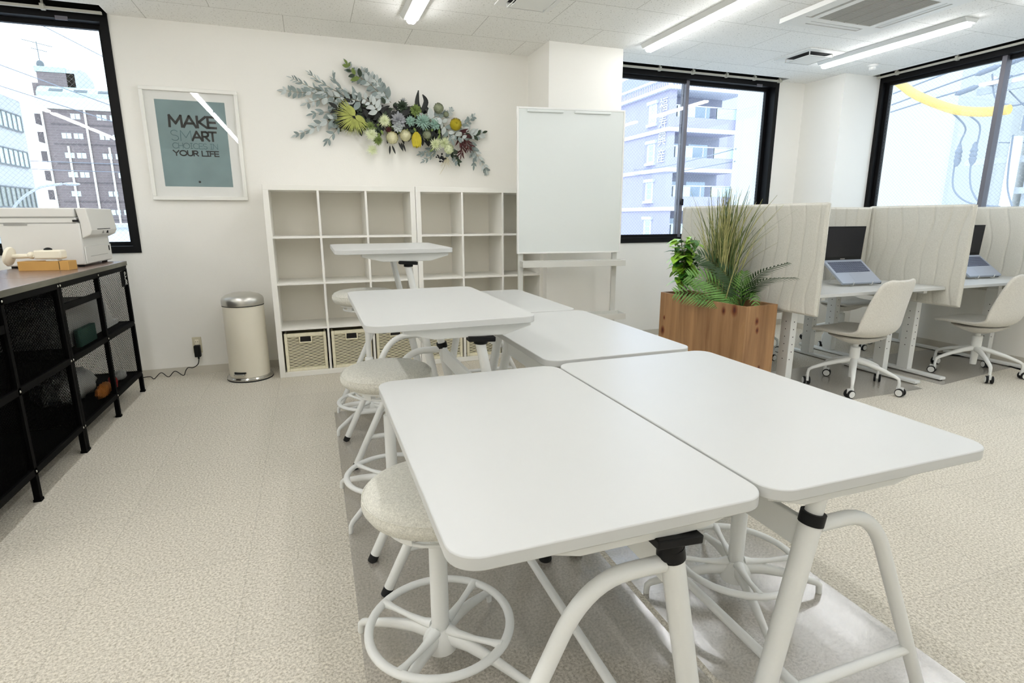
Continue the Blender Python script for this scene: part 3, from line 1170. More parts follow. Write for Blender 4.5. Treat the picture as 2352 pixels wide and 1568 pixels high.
G1 = ['stem', 'sage', 'silver']
sprig('eucalyptus_sprig', [(800, 480), (560, 440), (380, 392), (230, 392), (90, 372)], 0.075, 0.030, 13, G1, 0.05, 0.03)
sprig('eucalyptus_sprig', [(640, 430), (500, 345), (400, 280), (330, 215)], 0.07, 0.014, 6, G1, 0.05, 0.03, 30)
sprig('eucalyptus_sprig', [(480, 400), (330, 345), (230, 290), (160, 252)], 0.065, 0.014, 6, G1, 0.05, 0.03, 34)
sprig('eucalyptus_sprig', [(780, 460), (640, 380), (545, 290), (535, 235)], 0.07, 0.016, 6, G1, 0.06, 0.04, 30)
sprig('eucalyptus_sprig', [(620, 450), (480, 440), (400, 470), (290, 500)], 0.07, 0.028, 7, G1, 0.06, 0.04, 55)
sprig('silver_leaf_sprig', [(1090, 500), (960, 390), (860, 290), (740, 225), (672, 120)], 0.072, 0.030, 15, ['stem', 'silver', 'sage', 'silver'], 0.07, 0.04, 55)
sprig('silver_leaf_sprig', [(1060, 470), (980, 330), (900, 240)], 0.06, 0.026, 8, ['stem', 'silver', 'sage'], 0.08, 0.05, 50)
sprig('silver_leaf_sprig', [(880, 300), (850, 220), (825, 175)], 0.05, 0.022, 4, ['stem', 'sage', 'silver'], 0.05, 0.04, 45)
sprig('green_tip_sprig', [(800, 260), (720, 215), (670, 130)], 0.066, 0.028, 4, ['stem', 'deep', 'moss'], 0.07, 0.06, 55)
sprig('eucalyptus_sprig', [(620, 640), (450, 690), (340, 755), (205, 812)], 0.075, 0.026, 9, G1, 0.05, 0.03, 40)
sprig('eucalyptus_sprig', [(560, 640), (480, 590), (350, 605)], 0.075, 0.024, 4, ['stem', 'sage'], 0.05, 0.04, 40)
sprig('eucalyptus_sprig', [(600, 720), (540, 800), (480, 880)], 0.07, 0.022, 3, ['stem', 'sage'], 0.06, 0.04, 40)
sprig('eucalyptus_sprig', [(800, 500), (700, 470), (600, 510), (540, 540)], 0.075, 0.030, 7, ['stem', 'silver', 'sage'], 0.08, 0.07, 60)
sprig('silver_leaf_sprig', [(960, 600), (900, 520), (780, 440)], 0.07, 0.028, 6, ['stem', 'silver'], 0.10, 0.09, 60)
sprig('sage_leaf_sprig', [(1480, 680), (1560, 650), (1640, 760), (1700, 870)], 0.075, 0.036, 7, ['stem', 'silver', 'sage'], 0.10, 0.11, 55)
sprig('sage_leaf_sprig', [(1640, 760), (1740, 830), (1830, 860)], 0.065, 0.034, 5, ['stem', 'silver', 'sage'], 0.10, 0.10, 60)
sprig('eucalyptus_sprig', [(1700, 760), (1820, 720), (1900, 690), (1950, 635)], 0.06, 0.026, 7, ['stem', 'sage', 'silver'], 0.06, 0.04, 50)
sprig('eucalyptus_sprig', [(1740, 790), (1880, 800), (1980, 830), (2060, 800)], 0.075, 0.032, 8, ['stem', 'sage', 'silver', 'deep'], 0.06, 0.04, 50)
sprig('eucalyptus_sprig', [(1800, 820), (1920, 920), (2010, 1040), (2090, 1150), (2105, 1185)], 0.065, 0.024, 11, G1, 0.06, 0.03, 38)
sprig('eucalyptus_sprig', [(1900, 880), (1960, 1000), (1965, 1120)], 0.07, 0.026, 5, ['stem', 'sage'], 0.05, 0.04, 30)
sprig('eucalyptus_sprig', [(1690, 960), (1740, 1030), (1780, 1090)], 0.065, 0.028, 5, ['stem', 'sage', 'deep'], 0.06, 0.05, 50)
sprig('eucalyptus_sprig', [(1560, 940), (1470, 990), (1400, 1010)], 0.05, 0.020, 5, ['stem', 'sage'], 0.05, 0.03, 45)
sprig('eucalyptus_sprig', [(1560, 980), (1490, 1050), (1430, 1085)], 0.045, 0.014, 4, ['stem', 'sage'], 0.05, 0.03, 40)
sprig('eucalyptus_sprig', [(1620, 640), (1700, 600), (1715, 570)], 0.045, 0.02, 5, ['stem', 'silver', 'sage'], 0.06, 0.05, 40)
sprig('wine_red_sprig', [(1760, 800), (1850, 860), (1900, 960)], 0.09, 0.014, 10, ['stem', 'wine'], 0.09, 0.08, 35)
sprig('wine_red_sprig', [(1800, 830), (1820, 930), (1815, 1010)], 0.08, 0.014, 6, ['stem', 'wine'], 0.09, 0.08, 25)

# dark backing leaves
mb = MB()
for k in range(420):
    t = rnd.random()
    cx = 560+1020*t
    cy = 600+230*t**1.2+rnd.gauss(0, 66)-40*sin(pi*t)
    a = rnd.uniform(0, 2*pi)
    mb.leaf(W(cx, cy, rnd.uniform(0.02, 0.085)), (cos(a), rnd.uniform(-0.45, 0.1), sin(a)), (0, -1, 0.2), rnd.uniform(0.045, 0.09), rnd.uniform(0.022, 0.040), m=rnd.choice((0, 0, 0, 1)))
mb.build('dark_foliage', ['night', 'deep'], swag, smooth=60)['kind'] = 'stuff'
mb = MB()
for k in range(60):
    t = rnd.random()
    cx, cy = 820+760*t, 720+170*t+rnd.gauss(0, 45)
    a = rnd.uniform(0, 2*pi)
    mb.leaf(W(cx, cy, rnd.uniform(0.07, 0.1)), (cos(a), -0.4, sin(a)), (0, -1, 0.2), rnd.uniform(0.03, 0.05), 0.02, m=rnd.choice((0, 1)))
mb.build('moss_foliage', ['moss', 'deep'], swag, smooth=60)['kind'] = 'stuff'
for pts in ([(1400, 600), (1350, 520), (1362, 385)], [(1395, 600), (1440, 500), (1405, 425)], [(1500, 650), (1470, 600), (1448, 545)]):
    P = [W(x, y, 0.09) for x, y in pts]
    mb = MB()
    Q = spline(P, 6)
    wd = [0.004+0.017*sin(pi*min(1, (i+1.5)/len(Q)))for i in range(len(Q))]
    vs = []
    for i, p in enumerate(Q):
        d = (Q[min(i+1, len(Q)-1)]-Q[max(i-1, 0)]).normalized()
        n = Vector((0, -1, 0)).cross(d).normalized()
        vs += [p-n*wd[i], p+Vector((0, -0.006, 0)), p+n*wd[i]]
    mb.add(vs, [f for i in range(len(Q)-1) for f in ((3*i, 3*i+1, 3*i+4, 3*i+3), (3*i+1, 3*i+2, 3*i+5, 3*i+4))])
    mb.build('long_leaf', 'night', swag, smooth=60)

# fan palm
c = W(735, 640, 0.11)
mb = MB()
for k in range(40):
    a = RAD(118+k*5.4+rnd.uniform(-2, 2))
    L = 0.150*(1-0.2*abs((k-18)/26))*rnd.uniform(0.9, 1.05)
    d = Vector((cos(a), -0.12+rnd.uniform(-0.08, 0.08), sin(a)))
    mb.leaf(c+Vector((0.02*cos(a), 0, 0.02*sin(a))), d, (0, -1, 0.15), L, 0.0085, bend=0.12, shape=0.55, k=4)
for a in (118, 128, 140, 325, 335):
    mb.leaf(c, (cos(RAD(a)), -0.2, sin(RAD(a))), (0, -1, 0), 0.085, 0.04, bend=0.1)
mb.build('fan_palm_leaf', 'lime', swag, smooth=60)


def burst(name, cx, cy, r, n, mat, width, d=0.11, depth=0.6, bend=0.1, shape=0.6, core=None):
    """petals radiating over a dome"""
    mb = MB()
    p = W(cx, cy, d)
    for k in range(n):
        u = (k+0.5)/n
        ph = math.acos(1-u*1.0)
        th = k*2.39996
        dr = Vector((sin(ph)*cos(th), -cos(ph)*depth-0.05, sin(ph)*sin(th)))
        mb.leaf(p, dr, (0, -1, 0.3), r*PX*1.0*rnd.uniform(0.85, 1.1)*(0.75+0.25*sin(ph)), width, bend=bend, shape=shape, k=4)
    if core:
        mb.sphere(p+Vector((0, -0.01, 0)), core*PX, 10, 6, m=0)
    return mb.build(name, mat, swag, smooth=60)


burst('spider_bloom', 1020, 690, 72, 46, 'spider', 0.008)
burst('spider_bloom', 890, 825, 74, 46, 'spider', 0.008)
burst('spider_bloom', 905, 975, 66, 40, 'spider', 0.007, d=0.07)
burst('spider_bloom', 1530, 925, 80, 46, 'spider', 0.008, bend=-0.25)
burst('spider_bloom', 1620, 915, 78, 46, 'spider', 0.008, bend=-0.2)
burst('green_bloom', 955, 885, 56, 40, 'moss', 0.010)
burst('small_palm_leaf', 880, 745, 58, 30, 'moss', 0.007)
burst('succulent_rosette', 1160, 680, 88, 26, 'greyv', 0.026, shape=1.2, d=0.10)
burst('succulent_rosette', 1150, 750, 62, 22, 'silver', 0.020, shape=1.2, d=0.11)
burst('succulent_rosette', 1330, 585, 70, 22, 'moss', 0.020, shape=1.1, d=0.10)
burst('aloe_rosette', 1400, 700, 95, 40, 'mint', 0.012, shape=0.9, d=0.12)
burst('succulent_rosette', 1280, 690, 60, 20, 'mint', 0.018, shape=1.1, d=0.09)
burst('succulent_rosette', 1530, 720, 66, 22, 'mint', 0.022, shape=1.2, d=0.10)
burst('succulent_rosette', 1200, 540, 70, 20, 'deep', 0.018, shape=1.0, d=0.07)
burst('air_plant', 1215, 480, 46, 12, 'greyv', 0.008, d=0.05)


def globe(name, cx, cy, r, mat, n=90, d=0.12, pet=0.010):
    mb = MB()
    p = W(cx, cy, d)
    R = r*PX
    mb.sphere(p, R*0.86, 16, 10)
    for k in range(n):
        u = (k+0.5)/n
        ph = math.acos(1-u*1.25)
        th = k*2.39996
        dr = Vector((sin(ph)*cos(th), -cos(ph), sin(ph)*sin(th)))
        tg = Vector((-sin(th), 0, cos(th)))*0.5 + Vector((cos(ph)*cos(th), sin(ph), cos(ph)*sin(th)))*-0.9
        mb.leaf(p+dr*R*0.82, tg+dr*0.55, dr, R*0.5, pet, bend=0.35, k=3)
    return mb.build(name, mat, swag, smooth=60)


globe('protea_bloom', 1090, 862, 66, 'cream', pet=0.016)
globe('protea_bloom', 1222, 840, 62, 'cream', pet=0.016)
globe('thistle_ball', 1560, 570, 58, 'thist')
globe('thistle_ball', 1442, 832, 48, 'thist')
globe('thistle_ball', 1640, 628, 32, 'thist', 50)
globe('orchid_bloom', 1668, 975, 56, 'spider', 30, pet=0.024)
globe('yellow_banksia', 1740, 728, 70, 'yellow', 110, pet=0.009)
# mustard calyx, pointed downward
mb = MB()
p = W(1335, 945, 0.12)
for k in range(16):
    a = 2*pi*k/16
    mb.leaf(W(1335, 800, 0.11)+Vector((0.012*cos(a), 0.012*sin(a), 0)), Vector((0.55*cos(a), 0.5*sin(a)-0.1, -1)), (cos(a), sin(a)-0.3, 0), 0.118, 0.036, bend=0.42, shape=0.9)
mb.build('yellow_calyx', 'yellow', swag, smooth=60)
for x, y, a in ((1075, 930, -95), (1095, 930, -70), (1160, 900, -65), (1185, 900, -80), (1200, 905, -72)):
    mb = MB()
    mb.leaf(W(x, y, 0.09), (cos(RAD(a)), -0.15, sin(RAD(a))), (0, -1, 0), 0.075, 0.016, bend=0.1)
    mb.build('drooping_leaf', 'night', swag, smooth=60)
mb = MB()
for k in range(26):
    mb.sphere(W(1600+rnd.gauss(0, 26), 1062+rnd.gauss(0, 22), rnd.uniform(0.09, 0.12)), 0.0075, 8, 6)
mb.build('black_berry_cluster', 'ink', swag, smooth=60)
mb = MB()
for k in range(22):
    a = RAD(-90+rnd.gauss(0, 24))
    p0 = W(1655+rnd.uniform(-15, 15), 1050, 0.08)
    p1 = p0+Vector((cos(a), -0.1, sin(a)))*rnd.uniform(0.05, 0.11)
    mb.tube([p0, p0.lerp(p1, 0.5)+Vector((rnd.uniform(-.006, .006), 0, 0)), p1], [0.0014, 0.001, 0.0005], 5)
mb.tube([W(1660, 1080, 0.06), W(1640, 1150, 0.05), W(1598, 1225, 0.03)], [0.002, 0.0016, 0.001], 6)
mb.build('dry_grass_tuft', 'straw', swag, smooth=60)
burst('rust_bloom', 1060, 780, 40, 26, 'wine', 0.007)

# ------------------------------------------------------------------ perforated metal cabinets
XF = -0.915
DEP = 0.46
CL = 1.135


def cabinet(label, y0):
    """front face at x = XF looking to +x; runs from y0 towards the camera"""
    root = thing('metal_cabinet', label, 'cabinet', (XF, y0, 0), 0, 'black perforated metal cabinets')
    z0, z1 = 0.125, 0.912
    mb = MB()
    mb.box(-DEP, 0.004, -CL, 0.0, z1, z1+0.030, m=0)
    o = mb.build('top_board', ['cabtop'], root, smooth=0, bevel=0.002)
    mb = MB()
    mb.box(0.004, 0.007, -CL, 0.0, z1+0.001, z1+0.029)
    mb.build('edge_band', 'cabedge', o, smooth=0)
    mb = MB()
    p = 0.024
    for y in (-p, -CL/2-p/2, -CL):
        for x in (-DEP, -p):
            mb.box(x, x+p, y, y+p, 0.10, z1)
    for z in (z0, 0.492, z1-0.03):
        mb.box(-p+0.002, 0, -CL+p, -p, z, z+0.03)
        mb.box(-DEP, -DEP+p-0.002, -CL+p, -p, z, z+0.03)
        for y in (-p, -CL):
            mb.box(-DEP+p, -p, y+0.002, y+p-0.002, z, z+0.03)
    mb.build('frame', 'cabblk', root, smooth=0)
    for y in (-p, -CL/2-p/2, -CL):
        for x in (-DEP, -p):
            mb = MB()
            mb.box(x, x+p, y, y+p, 0.012, 0.0999)
            mb.box(x-0.003, x+p+0.003, y-0.003, y+p+0.003, 0.0, 0.0118)
            mb.build('leg', 'cabblk', root, smooth=0)
    for a, b in ((-CL/2+p/2, -p), (-CL+p, -CL/2-p/2)):
        for za, zb in ((z0+0.03, 0.492), (0.522, z1-0.03)):
            mb = MB()
            mb.box(-0.014, -0.011, a, b, za, zb)
            mb.build('front_panel', 'meshX', root, smooth=0)
        mb = MB()
        mb.box(-DEP+0.010, -DEP+0.012, a, b, z0+0.03, z1-0.03)
        mb.build('back_panel', 'cabblk', root, smooth=0)
    for y in (-0.013, -CL+0.011):
        mb = MB()
        mb.box(-DEP+p, -p, y, y+0.002, z0+0.03, z1-0.03)
        mb.build('end_panel', 'meshY', root, smooth=0)
    for z in (z0+0.012, 0.506):
        mb = MB()
        mb.box(-DEP+0.013, -0.016, -CL+0.014, -0.014, z, z+0.014)
        mb.build('shelf', 'cabblk', root, smooth=0)
    mb = MB()
    mb.box(-0.0105, -0.0025, -CL+p, -CL/2-p/2, 0.765, 0.80)
    mb.build('front_rail', 'cabblk', root, smooth=0)
    for y in (-p/2, -CL/2, -CL+p/2):
        for z in (z0+0.015, 0.507, z1-0.015):
            mb = MB()
            mb.sphere((0.0008, y, z), 0.0062, 10, 6, sc=(0.6, 1, 1))
            mb.build('screw', 'led', root)
    return root


cabA = cabinet('black perforated metal cabinet under the printer, bags showing behind its mesh', -0.005)
mb = MB()


def fx(p):
    return p


# hand-drawn marks on the top rail of the far post
for st in ([arc(0, 0, 0.012, 0.010, 0, 360, 12)], [[(-0.016, -0.012), (-0.004, -0.030), (0.018, -0.020)], [(-0.004, -0.030), (-0.012, -0.040), (0.012, -0.046)]],
           [arc(0.006, -0.056, 0.011, 0.010, 0, 360, 12), [(-0.006, -0.064), (-0.012, -0.078)], [(0.008, -0.066), (0.020, -0.078)]]):
    for q in st:
        pts = q
        for a, b in zip(pts[:-1], pts[1:]):
            mb.tube([(0.001, a[0]-0.058, a[1]+0.862), (0.001, b[0]-0.058, b[1]+0.862)], 0.0019, 5)
mb.build('handwriting', 'wgrey', cabA, smooth=0)
mb = MB()
mb.box(-0.012, -0.0095, -0.115, -0.030, 0.772, 0.878)
mb.build('label_plate', 'cabblk', cabA, smooth=0)
cabinet('black perforated metal cabinet nearest the camera, cut off by the left picture edge', -0.005-CL-0.004)

# things kept inside
MT['greyb'] = pbr('grey_board', (188, 188, 184), 0.8)
MT['green'] = pbr('dark_teal_pouch', (40, 84, 72), 0.7)
MT['bag'] = pbr('cloudy_white_bag', (218, 220, 216), 0.35)
MT['orange'] = pbr('orange_packet', (204, 124, 44), 0.5, var=0.2, vscale=20)
MT['red'] = pbr('red_packet', (176, 42, 40), 0.5)
ZS = 0.5205
o = MB().box(-0.17, 0.17, -0.25, 0.25, 0, 0.23).build('storage_box', 'greyb', None, smooth=0, bevel=0.004, loc=(-1.175, -0.62, ZS))
tag(o, 'grey storage box behind the cabinet mesh, upper shelf', 'box')
mb = MB()
mb.prism(rrect(0.26, 0.030, 0.012), 0, 0.095)
o = mb.build('zip_pouch', 'green', None, loc=(-0.972, -0.735, ZS))
o.rotation_euler = (0, 0, pi/2)
tag(o, 'dark green pouch in front of the grey storage box in the cabinet', 'pouch')
mb = MB()
mb.prism([(0, 0), (0.15, 0), (0.04, 0.15)], -0.01, 0.01, Matrix.Rotation(pi/2, 4, 'X') @ Matrix.Rotation(pi/2, 4, 'Y'))
o = mb.build('paper_folder', 'pcwhite', None, smooth=0, loc=(-1.00, -0.31, ZS+0.0303))
tag(o, 'white folder leaning behind the cabinet mesh near the far post', 'folder')
o = MB().box(-0.15, 0.12, -0.14, 0.14, 0, 0.03).build('lit_shelf_slab', 'pcwhite', None, smooth=0, loc=(-1.12, -0.195, ZS+0.0005))  # white slab added so the bare shelf looks lit
tag(o, 'flat white slab added for the lit look of the upper cabinet shelf by the far post', 'shelf slab')
ZS = 0.1515


def crumple(name, mat, loc, r, sc, label, cat, seed):
    rr = random.Random(seed)
    mb = MB()
    mb.sphere((0, 0, 0), r, 22, 14, sc=sc)
    vs = []
    for v in mb.v:
        n = 1+0.10*sin(13*v[0]/r+seed)*cos(9*v[1]/r)+rr.uniform(-0.05, 0.05)
        vs.append((v[0]*n, v[1]*n, max(v[2]*n, -r*sc[2]*0.85)+r*sc[2]*0.85))
    mb.v = vs
    return tag(mb.build(name, mat, None, loc=loc), label, cat)


crumple('plastic_bag', 'bag', (-1.17, -0.60, ZS), 0.16, (0.9, 1.6, 0.62), 'cloudy white plastic bag on the lower cabinet shelf', 'bag', 3)
crumple('snack_packet', 'orange', (-0.975, -0.60, ZS), 0.055, (0.5, 2.2, 0.8), 'orange packet in front of the white bag in the cabinet', 'packet', 5)
crumple('red_packet', 'red', (-0.975, -0.425, ZS), 0.045, (0.6, 0.9, 1.0), 'red packet beside the orange packet on the lower cabinet shelf', 'packet', 8)
crumple('white_packet', 'bag', (-1.00, -0.20, ZS), 0.05, (0.8, 1.3, 0.7), 'small white packet on the lower cabinet shelf by the far post', 'packet', 9)

# ------------------------------------------------------------------ printer
root = thing('office_printer', 'warm white laser printer standing on the black cabinet by the window', 'printer', (-1.19, -0.235, 0.942))
mb = MB()
# x runs to the front of the machine (+x), y along the cabinet
mb.box(-0.20, 0.195, -0.245, 0.245, 0.012, 0.262)
mb.build('body', 'printer', root, bevel=0.008)
mb = MB()
mb.box(-0.20, 0.180, -0.243, 0.243, 0.2625, 0.292)
mb.build('scanner_bed', 'printer', root, bevel=0.003)
mb = MB()
mb.box(-0.20, 0.178, -0.243, 0.243, 0.294, 0.350)
mb.build('scanner_lid', 'printer', root, bevel=0.008)
mb = MB()
M = Matrix.Rotation(pi/2, 4, 'X')
mb.prism([(0.1955, 0.168), (0.240, 0.190), (0.252, 0.218), (0.236, 0.350), (0.182, 0.350), (0.1955, 0.262)], -0.240, 0.235, M)
mb.build('control_panel', 'printer', root, smooth=0, bevel=0.006)
mb = MB()
mb.box(0.2475, 0.2535, -0.14, 0.10, 0.222, 0.226)
mb.build('panel_slot', 'dark', root, smooth=0)
for y, mm in ((-0.03, 'pgrey'), (0.05, 'dark')):
    mb = MB()
    mb.box(0.240, 0.2525, y-0.006, y+0.006, 0.196, 0.212)
    mb.build('port', mm, root, smooth=0)
mb = MB()
mb.box(0.1955, 0.202, -0.235, 0.238, 0.018, 0.120)
tray = mb.build('paper_tray', 'printer', root, bevel=0.004)
mb = MB()
mb.box(0.202, 0.2035, -0.16, 0.15, 0.058, 0.060)
mb.build('tray_seam', 'pgrey', tray, smooth=0)
mb = MB()
mb.box(0.202, 0.204, 0.185, 0.200, 0.078, 0.110)
mb.build('tray_gauge', 'dark', tray, smooth=0)
mb = MB()
mb.box(-0.17, -0.06, -0.2475, -0.244, 0.248, 0.259)
mb.build('grip', 'pgrey', root, smooth=0)
mb = MB()
mb.box(-0.19, 0.18, -0.2465, -0.2445, 0.2605, 0.2630)
mb.box(-0.19, 0.17, -0.2445, -0.2425, 0.2918, 0.2945)
mb.build('seam', 'pgrey', root, smooth=0)
mb = MB()
mb.box(0.165, 0.1945, -0.250, -0.244, 0.268, 0.280)
mb.build('hinge', 'dark', root, smooth=0)
for x in (-0.17, 0.16):
    for y in (-0.21, 0.21):
        mb = MB()
        mb.lathe([(0.016, 0.0), (0.016, 0.012)], 14, Matrix.Translation((x, y, 0)))
        mb.build('foot', 'rubber', root)

root = thing('cardboard_box', 'small flat brown cardboard box beside the printer', 'box', (-1.122, -0.652, 0.942), RAD(-8))
mb = MB()
mb.box(-0.125, 0.125, -0.045, 0.045, 0, 0.052)
mb.build('carton', 'card', root, smooth=0, bevel=0.002)
mb = MB()
mb.box(0.078, 0.0805, -0.0458, -0.045, 0.004, 0.050)
mb.box(0.078, 0.0805, -0.045, 0.045, 0.052, 0.0524)
mb.build('flap_seam', 'wickdark', root, smooth=0)

root = thing('security_camera', 'ivory wall-mount security camera lying on the cardboard box', 'camera', (-1.13, -0.66, 0.9945), RAD(-6))
mb = MB()
mb.lathe([(0.0, 0.0), (0.052, 0.0), (0.054, 0.006), (0.050, 0.014), (0.030, 0.022), (0.0, 0.024)], 32,
         Matrix.Translation((-0.168, -0.01, 0.030)) @ Matrix.Rotation(RAD(12), 4, 'Y') @ Matrix.Rotation(pi/2, 4, 'Y'))
mb.build('mounting_base', 'ivory', root)
mb = MB()
mb.tube([(-0.145, -0.01, 0.028), (-0.06, -0.01, 0.030)], 0.013, 16)
mb.build('arm', 'ivory', root)
mb = MB()
mb.sphere((-0.055, -0.01, 0.033), 0.020, 16, 10)
mb.lathe([(0.014, -0.014), (0.014, 0.014)], 14, Matrix.Translation((-0.04, -0.01, 0.036)) @ Matrix.Rotation(pi/2, 4, 'X'))
mb.build('joint', 'ivory', root)
mb = MB()
mb.box(-0.030, 0.105, -0.045, 0.025, 0.012, 0.062)
mb.build('housing', 'ivory', root, bevel=0.009)
mb = MB()
mb.lathe([(0.020, 0.0), (0.019, 0.006), (0.008, 0.012), (0.0, 0.013)], 18, Matrix.Translation((0.03, -0.01, 0.0625)))
mb.build('cap', 'dark', root)
mb = MB()
mb.box(0.02, 0.08, -0.035, 0.015, 0.0, 0.0118)
mb.build('bracket', 'plas_w', root, smooth=0, bevel=0.003)

# ------------------------------------------------------------------ crank tables
def bez(p0, p1, p2, n=8):
    p0, p1, p2 = Vector(p0), Vector(p1), Vector(p2)
    return [(p0*(1-t)**2+p1*2*t*(1-t)+p2*t*t) for t in [i/n for i in range(n+1)]]


def crank_table(label, cx, cy, h, Wd, L, flip=False):
    root = thing('crank_table', label, 'table', (cx, cy, 0), pi if flip else 0, 'white crank-height tables')
    tt = 0.025
    mb = MB()
    mb.prism(rrect(Wd, L, 0.055, 8), h-tt, h)
    mb.build('tabletop', 'ttop', root, smooth=40, bevel=0.0025)
    fy = L/2-0.065
    sl = -0.19
    for sg in (-1, 1):
        y = sg*fy
        mb = MB()
        pl = [(-0.18, 0), (0.29, 0), (0.29, -0.016), (0.19, -0.044), (-0.07, -0.044), (-0.18, -0.016)]
        M = Matrix.Translation((0, y, h-tt)) @ Matrix.Rotation(pi/2, 4, 'X')
        mb.prism(pl, -0.024, 0.024, M)
        mb.build('end_bracket', 'steel_w', root, smooth=0, bevel=0.004)
        foot, top = Vector((0.249, y, 0.03)), Vector((0.138, y, 0.600))
        d = (top-foot).normalized()
        mb = MB()
        mb.tube([foot, top], 0.0235, 24)
        post = mb.build('leg_post', 'steel_w', root)
        mb = MB()
        mb.tube([foot-d*0.03+Vector((0, 0, 0.0)), foot], 0.0238, 20)
        mb.build('foot_cap', 'rubber', post)
        mb = MB()
        mb.tube([top-d*0.012, top+d*0.014], 0.0262, 24)
        mb.build('collar', 'blk', post)
        zi = h-tt-0.042
        mb = MB()
        mb.tube([top, top+d*((zi-0.600)/d.z)], 0.0185, 20)
        mb.build('inner_post', 'steel_w', post)
        # bent leg
        pts = [(0.120, y, 0.580), (0.045, y, 0.580)]+bez((0.045, y, 0.580), (-0.045, y, 0.580), (-0.096, y, 0.474), 9)[1:]+[(-0.313, y, 0.025)]
        mb = MB()
        mb.tube(pts, 0.0165, 18)
        bl_ = mb.build('bent_leg', 'steel_w', root, smooth=50)
        mb = MB()
        mb.tube([(-0.325, y, 0.0), (-0.313, y, 0.025)], 0.0170, 18)
        mb.build('foot_cap', 'rubber', bl_)
        mb = MB()
        mb.tube([(-0.242, y, 0.158), (0.220, y, 0.158)], 0.0125, 14)
        mb.build('crossbar', 'steel_w', root)
    mb = MB()
    mb.tube([(0.115, -fy, 0.158), (0.115, fy, 0.158)], 0.0125, 14)
    mb.build('stretcher', 'steel_w', root)
    mb = MB()
    mb.box(0.135, 0.151, -fy+0.018, fy-0.018, 0.520, 0.592)
    mb.build('side_beam', 'steel_w', root, smooth=0, bevel=0.003)
    y = -fy
    xk = 0.138+sl*(h-0.10-0.600)
    mb = MB()
    M = Matrix.Translation((xk-0.004, y-0.018, h-0.077)) @ Matrix.Rotation(RAD(4), 4, 'Y')
    mb.box(-0.050, 0.050, -0.020, 0.020, -0.009, 0.009, M=M)
    mb.lathe([(0.0255, -0.036 if h < 0.8 else -0.006), (0.0255, 0.0), (0.023, 0.018)], 20, Matrix.Translation((xk, y, h-0.094)))
    mb.build('crank', 'blk', root, bevel=0.003)
    return root


crank_table('white crank table nearest the camera, left one of the front pair', 0.775, -3.322, 0.72, 0.615, 1.005)
crank_table('white crank table at the front right, its seam beside the nearest table', 1.408, -3.318, 0.72, 0.635, 1.010, True)
crank_table('white crank table raised one step, in front of the raised stool', 0.752, -2.270, 0.885, 0.605, 0.945)
crank_table('white crank table between the planter and the raised middle table', 1.395, -2.275, 0.72, 0.635, 0.995, True)
crank_table('highest white crank table, standing right before the cube shelves', 0.732, -1.170, 1.066, 0.630, 0.745)
crank_table('low white crank table nearest the flipchart stand', 1.388, -1.277, 0.72, 0.620, 0.965, True)


